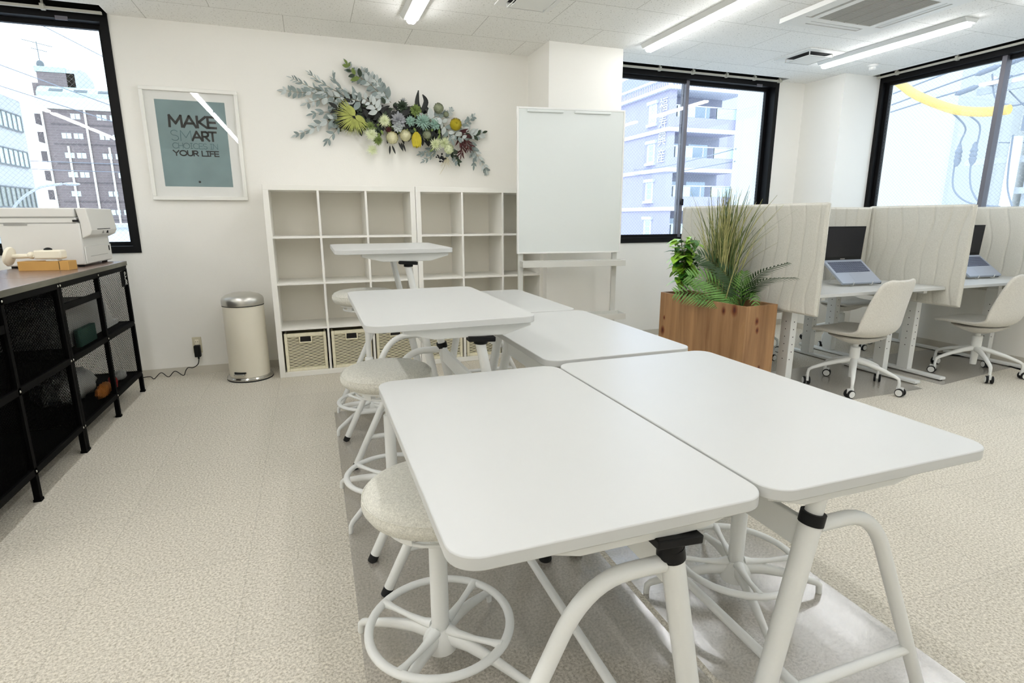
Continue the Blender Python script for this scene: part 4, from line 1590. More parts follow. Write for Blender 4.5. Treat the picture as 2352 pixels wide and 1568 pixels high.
# ------------------------------------------------------------------ stools
def stool(label, x, y, zmid, rot):
    root = thing('swivel_stool', label, 'stool', (x, y, 0), rot, 'round swivel stools')
    t0, t1 = zmid-0.040, zmid+0.042
    R = 0.190
    mb = MB()
    mb.lathe([(0.0, t0), (R-0.035, t0), (R-0.012, t0+0.012), (R-0.001, t0+0.030), (R, t0+0.040), (R-0.003, t0+0.052)], 48)
    mb.lathe([(R-0.003, t0+0.052), (R-0.006, t0+0.054), (R-0.012, t0+0.064), (R-0.035, t0+0.074), (R-0.09, t0+0.080), (0.0, t1)], 48)
    seat = mb.build('seat', 'stoolfab', root, smooth=60)
    mb = MB()
    mb.tube([((R-0.0035)*cos(2*pi*i/48), (R-0.0035)*sin(2*pi*i/48), t0+0.053) for i in range(48)], 0.0022, 6, closed=True)
    mb.build('piping', 'stoolfab', seat, smooth=60)
    mb = MB()
    mb.lathe([(0.145, t0-0.010), (0.15, t0-0.001), (0.06, t0-0.001), (0.05, t0-0.020), (0.03, t0-0.030), (0.018, t0-0.030)], 32)
    mb.build('seat_pan', 'steel_w', root)
    mb = MB()
    rr = 0.128
    mb.tube([(rr*cos(2*pi*i/40), rr*sin(2*pi*i/40), t0-0.032) for i in range(40)], 0.005, 8, closed=True)
    for a in (0.6, 2.2, 3.9, 5.4):
        M = Matrix.Rotation(a, 4, 'Z')
        mb.box(rr-0.010, rr+0.004, -0.018, 0.018, t0-0.034, t0-0.011, M=M)
    mb.build('lever_ring', 'steel_w', root, smooth=60)
    zc = min(0.40, t0-0.10)
    mb = MB()
    mb.lathe([(0.0245, 0.10), (0.0245, zc), (0.022, zc+0.004)], 24)
    mb.build('column', 'steel_w', root)
    mb = MB()
    mb.lathe([(0.0155, zc), (0.0155, t0-0.029)], 20)
    mb.build('gas_lift', 'steel_w', root)
    mb = MB()
    mb.lathe([(0.045, 0.060), (0.050, 0.085), (0.042, 0.105), (0.030, 0.122), (0.0255, 0.126)], 28)
    mb.build('hub', 'steel_w', root, smooth=60)
    mb = MB()
    Rr = 0.193
    mb.tube([(Rr*cos(2*pi*i/56), Rr*sin(2*pi*i/56), 0.132) for i in range(56)], 0.0095, 10, closed=True, sx=1.35)
    for k in range(4):
        a = pi/4+k*pi/2
        pts = [(0.026, 0.122, 0.019), (0.055, 0.118, 0.014), (0.11, 0.122, 0.0095), (0.160, 0.129, 0.0105), (0.192, 0.132, 0.016)]
        mb.tube([(r*cos(a), r*sin(a), z) for r, z, q in pts], [q*0.72 for r, z, q in pts], 10, sx=1.3)
    mb.build('foot_ring', 'steel_w', root, smooth=60)
    for k in range(4):
        a = pi/4+k*pi/2
        pts = [(0.030, 0.100, 0.030), (0.09, 0.094, 0.024), (0.17, 0.075, 0.019), (0.245, 0.050, 0.016), (0.275, 0.040, 0.0145), (0.286, 0.030, 0.0135), (0.289, 0.0, 0.0125)]
        mb = MB()
        mb.tube([(r*cos(a), r*sin(a), z) for r, z, q in pts], [q*0.8 for r, z, q in pts], 10, sx=0.8)
        mb.v = [(vx, vy, max(vz, 0.0)) for vx, vy, vz in mb.v]
        mb.build('leg', 'steel_w', root, smooth=60)
    return root


stool('grey round stool nearest the camera, half under the front left table', 0.562, -3.235, 0.525, 0)
stool('grey round stool in front of the wicker baskets, between two tables', 0.565, -2.25, 0.582, 0.03)
stool('raised grey round stool under the highest table by the cube shelves', 0.585, -1.19, 0.775, -0.05)
stool('white-based stool under the front right table, only its base showing', 1.545, -3.27, 0.52, RAD(25))

# ------------------------------------------------------------------ clear floor mats
for lab, poly in (
        ('clear vinyl floor mat under the left stools', [(0.350, -4.3), (1.235, -4.3), (1.235, -0.96), (0.365, -0.96)]),
        ('clear shiny vinyl floor mat under the right-hand front tables', [(1.25, -4.3), (1.875, -4.3), (1.895, -1.2), (1.27, -1.2)]),
        ('clear vinyl chair mat under the chair at the nearer desk', [(3.42, -1.935), (4.43, -1.925), (4.60, -1.15), (3.42, -1.2)]),
        ('clear vinyl chair mat under the chair by the window', [(4.66, -1.91), (5.885, -1.75), (5.885, -1.1), (4.62, -1.1)])):
    mb = MB()
    mb.prism(poly, 0.0004, 0.0022)
    tag(mb.build('floor_mat', 'vinyl', None, smooth=0), lab, 'floor mat', 'clear vinyl floor mats')

# ------------------------------------------------------------------ flipchart whiteboard on a stand
A = Vector((1.876, -0.295, 0))
Bv = Vector((2.745, -0.415, 0))
WL = (Bv-A).length
ang = math.atan2(Bv.y-A.y, Bv.x-A.x)
root = thing('whiteboard_stand', 'tall narrow whiteboard on a wheeled stand with two trays', 'whiteboard', A, ang)
mb = MB()
mb.box(0, WL, -0.014, 0.010, 0.945, 2.052)
mb.build('panel', 'wboard', root, smooth=0, bevel=0.003)
mb = MB()
for a, b, c, d in ((-0.004, 0.010, 0.94, 2.058), (WL-0.010, WL+0.004, 0.94, 2.058), (0.010, WL-0.010, 2.044, 2.058), (0.010, WL-0.010, 0.94, 0.952)):
    mb.box(a, b, -0.018, 0.012, c, d)
mb.build('panel_frame', 'plas_w', root, smooth=0, bevel=0.002)
for a, b in ((0.075, 0.365), (0.455, 0.755)):
    mb = MB()
    mb.box(a, b, -0.030, -0.0145, 2.020, 2.040)
    mb.build('paper_clamp', 'wboard', root, smooth=0, bevel=0.004)
for x in (0.012, WL-0.052):
    mb = MB()
    mb.box(x, x+0.040, 0.013, 0.043, 0.07, 1.95)
    mb.build('post', 'wgrey', root, smooth=0, bevel=0.002)


def tray(z, d):
    mb = MB()
    x0, x1 = 0.028, WL+0.012
    mb.box(x0, x1, -d, 0.011, z, z+0.006)
    for q in ((x0-0.006, x1+0.006, -d-0.006, -d), (x0-0.006, x1+0.006, 0.005, 0.0115), (x0-0.006, x0, -d, 0.005), (x1, x1+0.006, -d, 0.005)):
        mb.box(q[0], q[1], q[2], q[3], z, z+0.048)
    mb.build('tray', 'wgrey', root, smooth=0, bevel=0.002)


tray(0.835, 0.105)
tray(0.395, 0.150)
for x in (0.012, WL-0.052):
    mb = MB()
    mb.box(x, x+0.040, -0.27, 0.27, 0.055, 0.085)
    mb.build('foot_beam', 'plas_w', root, smooth=0, bevel=0.003)
    for y in (-0.245, 0.245):
        mb = MB()
        mb.lathe([(0.024, -0.010), (0.026, -0.006), (0.026, 0.006), (0.024, 0.010)], 20, Matrix.Translation((x+0.02, y, 0.026)) @ Matrix.Rotation(pi/2, 4, 'Y'))
        mb.box(x+0.006, x+0.034, y-0.012, y+0.012, 0.030, 0.056)
        mb.build('caster', 'plas_w', root, smooth=35)
o = MB().box(-0.055, 0.055, -0.022, 0.022, 0, 0.022).build('board_eraser', 'eraser', None, smooth=0, bevel=0.004)
p = Matrix.Translation(A) @ Matrix.Rotation(ang, 4, 'Z') @ Vector((0.60, -0.045, 0.842))
o.location = p
o.rotation_euler = (0, 0, ang)
tag(o, 'pale blue board eraser on the upper tray of the whiteboard', 'eraser')

# ------------------------------------------------------------------ cubicle desks
DH = 0.73


def desk(label, x0, x1, y0, y1, front):
    """front = -1: user sits on the -y side"""
    cx, cy = (x0+x1)/2, (y0+y1)/2
    root = thing('office_desk', label, 'desk', (cx, cy, 0), 0 if front < 0 else pi, 'white cubicle desks')
    w, d = x1-x0, y1-y0
    mb = MB()
    mb.box(-w/2, w/2, -d/2, d/2, DH-0.022, DH)
    mb.build('desktop', 'ttop', root, smooth=0, bevel=0.002)
    for s in (-1, 1):
        x = s*(w/2-0.115)
        mb = MB()
        mb.box(x-0.028, x+0.028, -0.045, 0.045, 0.028, DH-0.10)
        leg = mb.build('leg', 'steel_w', root, smooth=0, bevel=0.003)
        mb = MB()
        for k in range(6):
            for q in (-1, 1):
                mb.lathe([(0.004, 0.0), (0.004, 0.001)], 8, Matrix.Translation((x-0.012 if k < 1 else x, -0.0462 if q < 0 else 0.0452, 0.22+0.055*k)) @ Matrix.Rotation(pi/2, 4, 'X'))
                mb.lathe([(0.004, 0.0), (0.004, 0.001)], 8, Matrix.Translation((x-0.0282 if q < 0 else x+0.0282, 0, 0.22+0.055*k)) @ Matrix.Rotation(pi/2, 4, 'Y'))
        mb.build('adjusting_hole', 'dark', leg, smooth=0)
        mb = MB()
        mb.box(x-0.022, x+0.022, -0.038, 0.038, DH-0.10, DH-0.05)
        mb.build('inner_post', 'steel_w', leg, smooth=0)
        mb = MB()
        mb.box(x-0.030, x+0.030, -d/2+0.01, d/2-0.01, 0.006, 0.028)
        ft = mb.build('foot_bar', 'steel_w', root, smooth=0, bevel=0.006)
        for y in (-d/2+0.035, d/2-0.035):
            mb = MB()
            mb.lathe([(0.018, 0.0), (0.018, 0.006)], 12, Matrix.Translation((x, y, 0)))
            mb.build('glide', 'rubber', ft)
        mb = MB()
        mb.box(x-0.018, x+0.018, -d/2+0.06, d/2-0.06, DH-0.05, DH-0.022)
        mb.build('top_bracket', 'steel_w', root, smooth=0)
    mb = MB()
    mb.box(-w/2+0.15, w/2-0.15, 0.10, 0.14, DH-0.064, DH-0.024)
    mb.build('cross_rail', 'steel_w', root, smooth=0)
    return root


desk('white desk with a laptop, nearest the planter', 3.395, 4.610, -1.850, -1.211, -1)
desk('white desk with a laptop, against the window wall', 4.664, 5.858, -1.845, -1.211, -1)
desk('white desk behind the first cubicle screen, facing the back wall', 3.395, 4.610, -1.155, -0.515, 1)
desk('white desk behind the screens in the corner under the windows', 4.640, 5.870, -1.155, -0.515, 1)


# ------------------------------------------------------------------ quilted screens
def screen(label, x, y, rz, L, z0, z1, T=0.034, seams=None, seed=0):
    root = thing('privacy_screen', label, 'screen', (x, y, 0), rz, 'quilted desk screens')
    r = random.Random(seed)
    n = seams or max(2, int(L/0.112))
    base = [L*(i+0.6)/n for i in range(n)]
    ph = r.uniform(0, 6)

    def gro(u, z):
        best = 9
        for i, b in enumerate(base):
            c = b+0.024*sin((z-z0)*7.5+ph+0.25*i)+0.010*sin((z-z0)*15+i)
            best = min(best, abs(u-c))
        return best

    NU, NZ = max(24, int(L/0.0045)), 34
    ed = 0.016
    us = [ed*0.5*(1-cos(pi*i/4)) for i in range(4)]+[ed+(L-2*ed)*i/NU for i in range(NU+1)]+[L-ed*0.5*(1-cos(pi*i/4)) for i in range(3, -1, -1)]
    H = z1-z0
    zs = [z0+ed*0.5*(1-cos(pi*i/4)) for i in range(4)]+[z0+ed+(H-2*ed)*i/NZ for i in range(NZ+1)]+[z1-ed*0.5*(1-cos(pi*i/4)) for i in range(3, -1, -1)]
    mb = MB()
    nu, nz_ = len(us), len(zs)
    for sg in (-1, 1):
        vs, fs = [], []
        for z in zs:
            for u in us:
                e = min(min(u, L-u), min(z-z0, z1-z))
                k = math.sqrt(max(0, 1-(1-min(1, e/ed))**2))
                g = gro(u, z)
                dp = 0.0070*math.exp(-(g/0.0065)**2)-0.0030*min(1, g/0.04)
                vs.append((u, sg*max(0.0, k*(T/2-dp)), z))
        for j in range(nz_-1):
            for i in range(nu-1):
                a = j*nu+i
                q = (a, a+1, a+nu+1, a+nu)
                fs.append(q if sg < 0 else q[::-1])
        mb.add(vs, fs)
    pan = mb.build('padded_panel', 'screenfab', root, smooth=70)
    mb = MB()
    pr = [(0, z0+0.01), (0, z1-0.012), (0.012, z1), (L-0.012, z1), (L, z1-0.012), (L, z0+0.012), (L-0.012, z0), (0.012, z0)]
    mb.tube([(a, 0, b) for a, b in pr], 0.0035, 8, closed=True)
    mb.build('edge_piping', 'screenfab', root, smooth=60)
    return root


screen('large quilted beige screen beside the planter, leaning plants before it', 3.365, -1.885, pi/2, 1.46, 0.592, 1.312, seed=1)
screen('quilted beige screen between the two laptops', 4.636, -1.948, pi/2, 0.786, 0.592, 1.306, seed=2)
screen('quilted beige screen at the far right edge, against the window', 5.878, -1.930, pi/2, 0.768, 0.592, 1.304, 0.030, seed=3)
screen('quilted beige screen right behind the nearer laptop', 3.392, -1.183, 0, 1.2215, 0.585, 1.298, seed=4)
screen('quilted beige screen right behind the laptop by the window', 4.6585, -1.183, 0, 1.198, 0.585, 1.300, seed=5)


# ------------------------------------------------------------------ swivel chairs
def chair(label, x, y, rot, lr=18):
    root = thing('swivel_chair', label, 'chair', (x, y, 0), rot, 'beige swivel chairs')
    prof = [(0.240, 0.408, 0.165, 0.0), (0.230, 0.420, 0.190, 0.0), (0.17, 0.426, 0.215, 0.004), (0.08, 0.418, 0.232, 0.012), (-0.02, 0.407, 0.244, 0.022), (-0.10, 0.403, 0.250, 0.036),
            (-0.165, 0.414, 0.252, 0.056), (-0.205, 0.450, 0.252, 0.074), (-0.220, 0.505, 0.247, 0.078), (-0.228, 0.580, 0.238, 0.068), (-0.238, 0.655, 0.226, 0.056), (-0.250, 0.730, 0.212, 0.045),
            (-0.260, 0.778, 0.195, 0.036), (-0.264, 0.803, 0.165, 0.030), (-0.265, 0.812, 0.120, 0.026)]
    P = [(Vector((0, a, b)), c, d) for a, b, c, d in prof]
    NV = 14
    vs = []
    for i, (p, hw, cu) in enumerate(P):
        t = (P[min(i+1, len(P)-1)][0]-P[max(i-1, 0)][0]).normalized()
        nrm = Vector((1, 0, 0)).cross(t)
        if nrm.z < -0.01 or (abs(nrm.z) < 0.3 and nrm.y < 0):
            nrm = -nrm
        for j in range(NV+1):
            v = -1+2*j/NV
            q = p+Vector((hw*v, 0, 0))+nrm*cu*abs(v)**2.2
            vs.append(q)
    fs = []
    for i in range(len(P)-1):
        for j in range(NV):
            a = i*(NV+1)+j
            fs.append((a, a+1, a+NV+2, a+NV+1))
    mb = MB()
    mb.add(vs, fs)
    sh_ = mb.build('shell', 'chairfab', root, smooth=180)
    so = sh_.modifiers.new('thick', 'SOLIDIFY')
    so.thickness = 0.026
    so.offset = 0
    sb = sh_.modifiers.new('soft', 'SUBSURF')
    sb.levels = 1
    sb.render_levels = 1
    mb = MB()
    mb.lathe([(0.0, 0.330), (0.055, 0.333), (0.11, 0.354), (0.160, 0.380), (0.178, 0.392), (0.165, 0.396)], 28, Matrix.Diagonal((1.12, 1.0, 1, 1)))
    mb.build('seat_pan', 'chairfab', root, smooth=60)
    mb = MB()
    mb.lathe([(0.034, 0.215), (0.034, 0.300), (0.030, 0.305)], 24)
    mb.lathe([(0.018, 0.300), (0.018, 0.336)], 18)
    mb.lathe([(0.022, 0.075), (0.026, 0.20), (0.034, 0.215)], 20)
    mb.build('column', 'steel_w', root)
    for k in range(5):
        a = RAD(lr+72*k)
        mb = MB()
        pts = [(0.020, 0.205, 0.030), (0.10, 0.190, 0.024), (0.20, 0.160, 0.019), (0.270, 0.132, 0.016), (0.292, 0.118, 0.014), (0.298, 0.092, 0.012)]
        mb.tube([(r*cos(a), r*sin(a), z) for r, z, q in pts], [q*0.75 for r, z, q in pts], 10, sx=1.15)
        leg = mb.build('leg', 'steel_w', root, smooth=60)
        cx, cy = 0.298*cos(a), 0.298*sin(a)
        M = Matrix.Translation((cx, cy, 0.0)) @ Matrix.Rotation(a+0.9+0.7*k, 4, 'Z')
        mb = MB()
        for s in (-1, 1):
            mb.lathe([(0.0, -0.008), (0.022, -0.008), (0.0285, -0.006), (0.0285, 0.006), (0.022, 0.008), (0.0, 0.008)], 20,
                     M @ Matrix.Translation((-0.014, s*0.016, 0.0285)) @ Matrix.Rotation(pi/2, 4, 'X'), m=0)
            mb.lathe([(0.0, 0.0), (0.0225, 0.0), (0.0225, 0.0012), (0.0, 0.0012)], 18,
                     M @ Matrix.Translation((-0.014, s*0.0242, 0.0285)) @ Matrix.Rotation(-s*pi/2, 4, 'X'), m=1)
        mb.box(-0.030, 0.012, -0.0075, 0.0075, 0.030, 0.066, m=1, M=M)
        mb.lathe([(0.010, 0.060), (0.010, 0.093)], 12, M, m=1)
        mb.build('caster', ['rubber', 'steel_w'], leg, smooth=35)
    return root


chair('beige swivel chair at the desk nearest the planter', 3.985, -1.70, RAD(8), 68)
chair('beige swivel chair at the desk by the window wall', 5.225, -1.76, RAD(6), 9)
chair('beige swivel chair pushed under the desk behind the first screen', 4.02, -0.60, RAD(185))
chair('beige swivel chair pushed under the corner desk behind the screens', 5.15, -0.60, RAD(176))


# ------------------------------------------------------------------ laptops on stands
def laptop(x, y, z, label, rz):
    """origin = middle of the front edge"""
    root = thing('laptop', label, 'laptop', (x, y, z), rz, 'laptops on stands')
    a = RAD(37.5)
    D, Wd = 0.250, 0.372
    M = Matrix.Rotation(a, 4, 'X')
    mb = MB()
    mb.box(-Wd/2, Wd/2, 0, D, 0.0, 0.017, M=M)
    mb.build('base', 'laptop', root, smooth=0, bevel=0.003)
    mb = MB()
    for r in range(6):
        n = 16
        for c in range(n):
            x0 = -0.165+0.33*c/n
            if r == 0 and 4 <= c <= 9:
                if c == 4:
                    mb.box(x0+0.0015, -0.165+0.33*10/n-0.0015, 0.112+0.019*r, 0.128+0.019*r, 0.0171, 0.0186, M=M)
                continue
            mb.box(x0+0.0015, x0+0.33/n-0.0015, 0.112+0.019*r, 0.128+0.019*r, 0.0171, 0.0186, M=M)
    mb.build('keyboard', 'key', root, smooth=0)['kind'] = 'stuff'
    mb = MB()
    mb.box(-0.055, 0.055, 0.018, 0.092, 0.0171, 0.0174, M=M)
    mb.build('touchpad', 'laptop', root, smooth=0)
    Ms = M @ Matrix.Translation((0, D-0.004, 0.014)) @ Matrix.Rotation(RAD(55), 4, 'X')
    mb = MB()
    mb.box(-Wd/2, Wd/2, 0.0, 0.252, -0.007, 0.0, M=Ms)
    lid = mb.build('lid', 'blk', root, smooth=0, bevel=0.003)
    mb = MB()
    mb.box(-Wd/2+0.010, Wd/2-0.010, 0.026, 0.242, 0.0002, 0.0008, M=Ms)
    mb.build('display', 'screen', lid, smooth=0)
    mb = MB()
    mb.box(-0.022, 0.022, 0.008, 0.014, 0.0002, 0.0006, M=Ms)
    mb.build('badge', 'pgrey', lid, smooth=0)
    return root


def stand(x, y, z, label, rz):
    root = thing('laptop_stand', label, 'laptop stand', (x, y, z), rz, 'wire laptop stands')
    a = RAD(37.5)
    for s in (-1, 1):
        mb = MB()
        X = s*0.09
        up = [Vector((X, -0.012*cos(a)+0.012*sin(a), -0.012*sin(a)+0.012*cos(a)+0.018)), Vector((X, -0.004, 0.004)), Vector((X, 0.205*cos(a), 0.205*sin(a)-0.006))]
        up = [Vector((X, -0.018, 0.024)), Vector((X, -0.012, 0.003)), Vector((X, 0.006, -0.003)), Vector((X, 0.205*cos(a)+0.004, 0.205*sin(a)-0.0055))]
        mb.tube(up, 0.0032, 8)
        mb.tube([up[-1], (X+s*0.03, 0.17, 0.004), (X+s*0.03, 0.02, 0.004)], 0.0032, 8)
        mb.build('wire_arm', 'steel_w', root, smooth=60)
    mb = MB()
    mb.tube([(-0.09, 0.205*cos(a)+0.004, 0.205*sin(a)-0.0055), (0.09, 0.205*cos(a)+0.004, 0.205*sin(a)-0.0055)], 0.0032, 8)
    mb.build('wire_bridge', 'steel_w', root, smooth=60)


for x, l1, l2, l3 in ((4.085, 'open silver laptop on the desk nearest the planter', 'white wire stand under the laptop nearest the planter', 'black mouse beside the laptop nearest the planter'),
                      (5.455, 'open silver laptop on the desk by the window', 'white wire stand under the laptop by the window', 'black mouse beside the laptop by the window')):
    laptop(x, -1.60, DH+0.0140, l1, RAD(-2))
    stand(x, -1.60, DH+0.0075, l2, RAD(-2))
    mb = MB()
    mb.sphere((0, 0, 0.004), 0.05, 18, 10, sc=(0.62, 1.05, 0.62))
    mb.v = [(a, b, max(c, 0)) for a, b, c in mb.v]
    o = mb.build('computer_mouse', 'blk', None, smooth=60, loc=(x+0.262, -1.50, DH+0.0004))
    tag(o, l3, 'mouse', 'computer mice on the desks')
mb = MB()
mb.tube([(p.x, p.y, 0.006) for p in spline([(5.62, -1.24, 0), (5.715, -1.37, 0), (5.765, -1.53, 0), (5.735, -1.70, 0), (5.68, -1.86, 0), (5.64, -2.1, 0)], 8)], 0.005, 8)
tag(mb.build('floor_cable', 'blk', None, smooth=60), 'black cable curving on the floor behind the chair by the window', 'cable')

# ------------------------------------------------------------------ planter with artificial plants
root = thing('planter_box', 'long knotty pine planter box beside the large screen', 'planter', (3.118, -1.196, 0), RAD(5.5))
mb = MB()
w2, l2, H, t = 0.148, 0.432, 0.640, 0.018
mb.box(-w2, -w2+t, -l2, l2, 0.0, H)
mb.box(w2-t, w2, -l2, l2, 0.0, H)
mb.box(-w2+t, w2-t, -l2, -l2+t, 0.0, H)
mb.box(-w2+t, w2-t, l2-t, l2, 0.0, H)
mb.build('wooden_box', 'planter', root, smooth=0, bevel=0.0015)
mb = MB()
mb.box(-w2+t, w2-t, -l2+t, l2-t, 0.54, 0.585)
mb.build('soil', 'soil', root, smooth=0)

MT['potleaf'] = pbr('bright_heart_leaf', (150, 196, 62), 0.4, var=0.3, vscale=18)
MT['potdark'] = pbr('deep_heart_leaf', (62, 116, 40), 0.4, var=0.3, vscale=18)
MT['grassb'] = pbr('olive_blade', (164, 162, 106), 0.6, var=0.25, vscale=20)
MT['grassg'] = pbr('green_blade', (88, 104, 54), 0.6, var=0.25, vscale=20)
MT['palm'] = pbr('palm_green', (92, 136, 58), 0.5, var=0.25, vscale=16)
MT['palmd'] = pbr('palm_dark', (44, 74, 34), 0.5, var=0.25, vscale=16)
MT['brown'] = pbr('brown_stem', (84, 76, 40), 0.8)

ZP = 0.587
rp = random.Random(5)
plant = thing('artificial_pothos', 'bright green heart-leaved plant at the far end of the planter', 'plant', (3.085, -0.865, ZP))
for k in range(12):
    a = rp.uniform(0, 2*pi)
    r = rp.uniform(0.03, 0.095)
    Hh = rp.uniform(0.30, 0.50)
    P = spline([(0.02*cos(a), 0.02*sin(a), 0), (r*0.6*cos(a), r*0.6*sin(a), Hh*0.5), (r*cos(a)*1.2, r*sin(a)*1.2, Hh)], 6)
    mb = MB()
    mb.tube(P, 0.0025, 6, m=0)
    for q in range(15):
        i = int(len(P)*(0.38+0.62*q/15))
        i = min(i, len(P)-1)
        th = rp.uniform(0, 2*pi)
        d = Vector((cos(th), sin(th), rp.uniform(-0.5, 0.35)))
        L = rp.uniform(0.060, 0.095)
        b = P[i]+Vector((cos(th), sin(th), 0.2))*rp.uniform(0.01, 0.035)
        mb.leaf(b, d, (0, 0, 1), L, L*0.86, bend=rp.uniform(0.1, 0.5), fold=0.22, shape=0.62, m=rp.choice((1, 1, 2)))
    mb.build('leafy_stem', ['brown', 'potleaf', 'potdark'], plant, smooth=60)

plant = thing('artificial_grass', 'tall ornamental grass standing in the middle of the planter', 'plant', (3.13, -1.24, ZP))
for mname, n in (('grassb', 170), ('grassg', 120)):
    mb = MB()
    for k in range(n):
        a = rp.uniform(0, 2*pi)
        sp = abs(rp.gauss(0, 0.17))
        Hh = rp.uniform(0.42, 0.86)
        if rp.random() < 0.12:
            sp, Hh = rp.uniform(0.2, 0.36), rp.uniform(0.45, 0.8)
        b = Vector((rp.gauss(0, 0.030), rp.gauss(0, 0.05), 0))
        d = Vector((cos(a)*0.55, sin(a), 0))
        P = [b, b+d*sp*0.25+Vector((0, 0, Hh*0.4)), b+d*sp*0.6+Vector((0, 0, Hh*0.75)), b+d*sp*1.1+Vector((0, 0, Hh))]
        Q = [Vector((min(q.x, 0.185), q.y, q.z)) for q in spline(P, 4)]
        wd = [0.0040*(1-0.85*(i/len(Q))**1.5) for i in range(len(Q))]
        side = Vector((sin(a+1.2), cos(a*1.7), 0)).normalized()
        vs = []
        for i, p in enumerate(Q):
            vs += [p-side*wd[i], p+Vector((0, 0, 0.0))+side.cross(Vector((0, 0, 1)))*wd[i]*0.5, p+side*wd[i]]
        mb.add(vs, [f for i in range(len(Q)-1) for f in ((3*i, 3*i+1, 3*i+4, 3*i+3), (3*i+1, 3*i+2, 3*i+5, 3*i+4))])
    mb.build('grass_blades', mname, plant, smooth=60)['kind'] = 'stuff'

plant = thing('artificial_palm', 'artificial palm with arching feathered fronds at the near end of the planter', 'plant', (3.16, -1.43, ZP))


def frond(ctrl, n, L, mname, droop=0.25, up=(0, 0, 1), wl=0.0105):
    P = spline([Vector(c) for c in ctrl], 10)
    mb = MB()
    mb.tube(P, [0.0032*(1-0.7*i/len(P)) for i in range(len(P))], 6)
    M = len(P)-1
    for k in range(n):
        t = 0.16+0.84*(k+0.5)/n
        i = min(M-1, int(t*M))
        p = P[i].lerp(P[i+1], t*M-i)
        d = (P[i+1]-P[i]).normalized()
        sd = d.cross(Vector(up)).normalized()
        nu = sd.cross(d)
        l = L*(sin(pi*(0.18+0.76*t)))**0.7
        for s in (-1, 1):
            q = (d*0.75+sd*s*0.85+nu*(0.16-droop*0.4)).normalized()
            mb.leaf(p, q, nu, l, wl, bend=droop, fold=0.25, k=4, shape=0.6)
    return mb.build('frond', mname, plant, smooth=60)


F = (-0.35, -0.9, 0.55)
frond([(0, 0, 0), (-0.08, 0.05, 0.10), (-0.18, 0.14, 0.19), (-0.30, 0.22, 0.225)], 16, 0.16, 'palm', up=F, wl=0.0145)
frond([(0, 0.02, 0), (-0.05, 0.10, 0.18), (-0.10, 0.18, 0.31), (-0.20, 0.25, 0.37)], 15, 0.15, 'palmd', up=F, wl=0.0135)
frond([(0, 0.02, 0), (-0.09, 0.10, 0.07), (-0.20, 0.22, 0.10), (-0.33, 0.32, 0.09)], 15, 0.15, 'palm', up=F, wl=0.0145)
frond([(0, 0, 0), (-0.06, 0.0, 0.05), (-0.14, 0.08, 0.07), (-0.25, 0.20, 0.055)], 16, 0.12, 'palm', up=(-0.5, -0.6, 0.8))
frond([(0, 0, 0), (-0.03, 0.02, 0.11), (-0.08, 0.05, 0.22), (-0.15, 0.08, 0.29)], 15, 0.12, 'palmd', up=F, wl=0.0135)
frond([(0, 0, 0), (0.01, -0.04, 0.12), (0.03, -0.16, 0.22), (0.085, -0.36, 0.255)], 20, 0.11, 'palmd', up=(0.25, 0.1, 1))
frond([(0, 0, 0), (0.015, -0.02, 0.15), (0.04, -0.12, 0.27), (0.085, -0.29, 0.345)], 20, 0.085, 'palmd', up=(0.3, 0.1, 1))
frond([(0, 0, 0), (0.0, -0.05, 0.10), (0.0, -0.10, 0.12), (-0.03, -0.17, 0.05)], 10, 0.07, 'palm')
frond([(0, 0, 0), (-0.04, -0.03, 0.12), (-0.05, -0.04, 0.20), (-0.06, -0.06, 0.27)], 11, 0.09, 'palm')

# ------------------------------------------------------------------ the town outside
MT['ground'] = pbr('pale_asphalt', (196, 198, 200), 0.9)
MT['brick'] = brickwork('brown_tile_cladding', (112, 100, 100), (104, 93, 93), (122, 112, 112), 1.0, 0.3)
MT['brickd'] = pbr('dark_brown_recess', (84, 76, 78), 0.8)
MT['bwin'] = pbr('pale_window', (196, 208, 208), 0.3)
MT['bpipe'] = pbr('cream_downpipe', (224, 220, 208), 0.6)
MT['cornice'] = pbr('cream_cornice', (196, 193, 182), 0.7)
MT['copper'] = pbr('pale_green_roof', (168, 190, 186), 0.6)
MT['gwall'] = pbr('grey_rendered_wall', (176, 178, 178), 0.85, var=0.03, vscale=0.8)
MT['gglass'] = pbr('grey_green_glazing', (176, 188, 182), 0.25, var=0.15, vscale=0.5)
MT['dglass'] = pbr('dark_green_glazing', (104, 112, 102), 0.25, var=0.3, vscale=0.6)
MT['gframe'] = pbr('grey_window_bar', (92, 100, 104), 0.6)
MT['lilac'] = pbr('lilac_render', (168, 165, 188), 0.85, var=0.03, vscale=0.6)
MT['lilacd'] = pbr('lilac_band', (152, 148, 174), 0.85)
MT['ltrim'] = pbr('white_trim', (212, 214, 224), 0.7)
MT['recess'] = pbr('balcony_recess', (138, 140, 156), 0.85)
MT['balg'] = pbr('balcony_glass', (186, 206, 218), 0.2)
MT['slate'] = pbr('grey_slate_roof', (158, 160, 170), 0.8)
MT['wwall'] = pbr('white_facade', (188, 190, 188), 0.85, var=0.02, vscale=0.7)
MT['wwall2'] = pbr('pale_grey_facade', (186, 188, 186), 0.85)
MT['pole'] = pbr('concrete_pole', (184, 188, 192), 0.8)
MT['cable'] = pbr('grey_power_cable', (124, 132, 144), 0.7)
MT['ylw'] = pbr('yellow_cable_guard', (228, 186, 100), 0.5)
MT['insul'] = pbr('white_insulator', (228, 232, 236), 0.3)
GZ = -7.0
struct(MB().box(-160, 160, 3, 260, GZ-0.2, GZ).build('ground', 'ground', None, smooth=0))
struct(MB().box(7.5, 160, -80, 3, GZ-0.2, GZ).build('ground_side', 'ground', None, smooth=0))

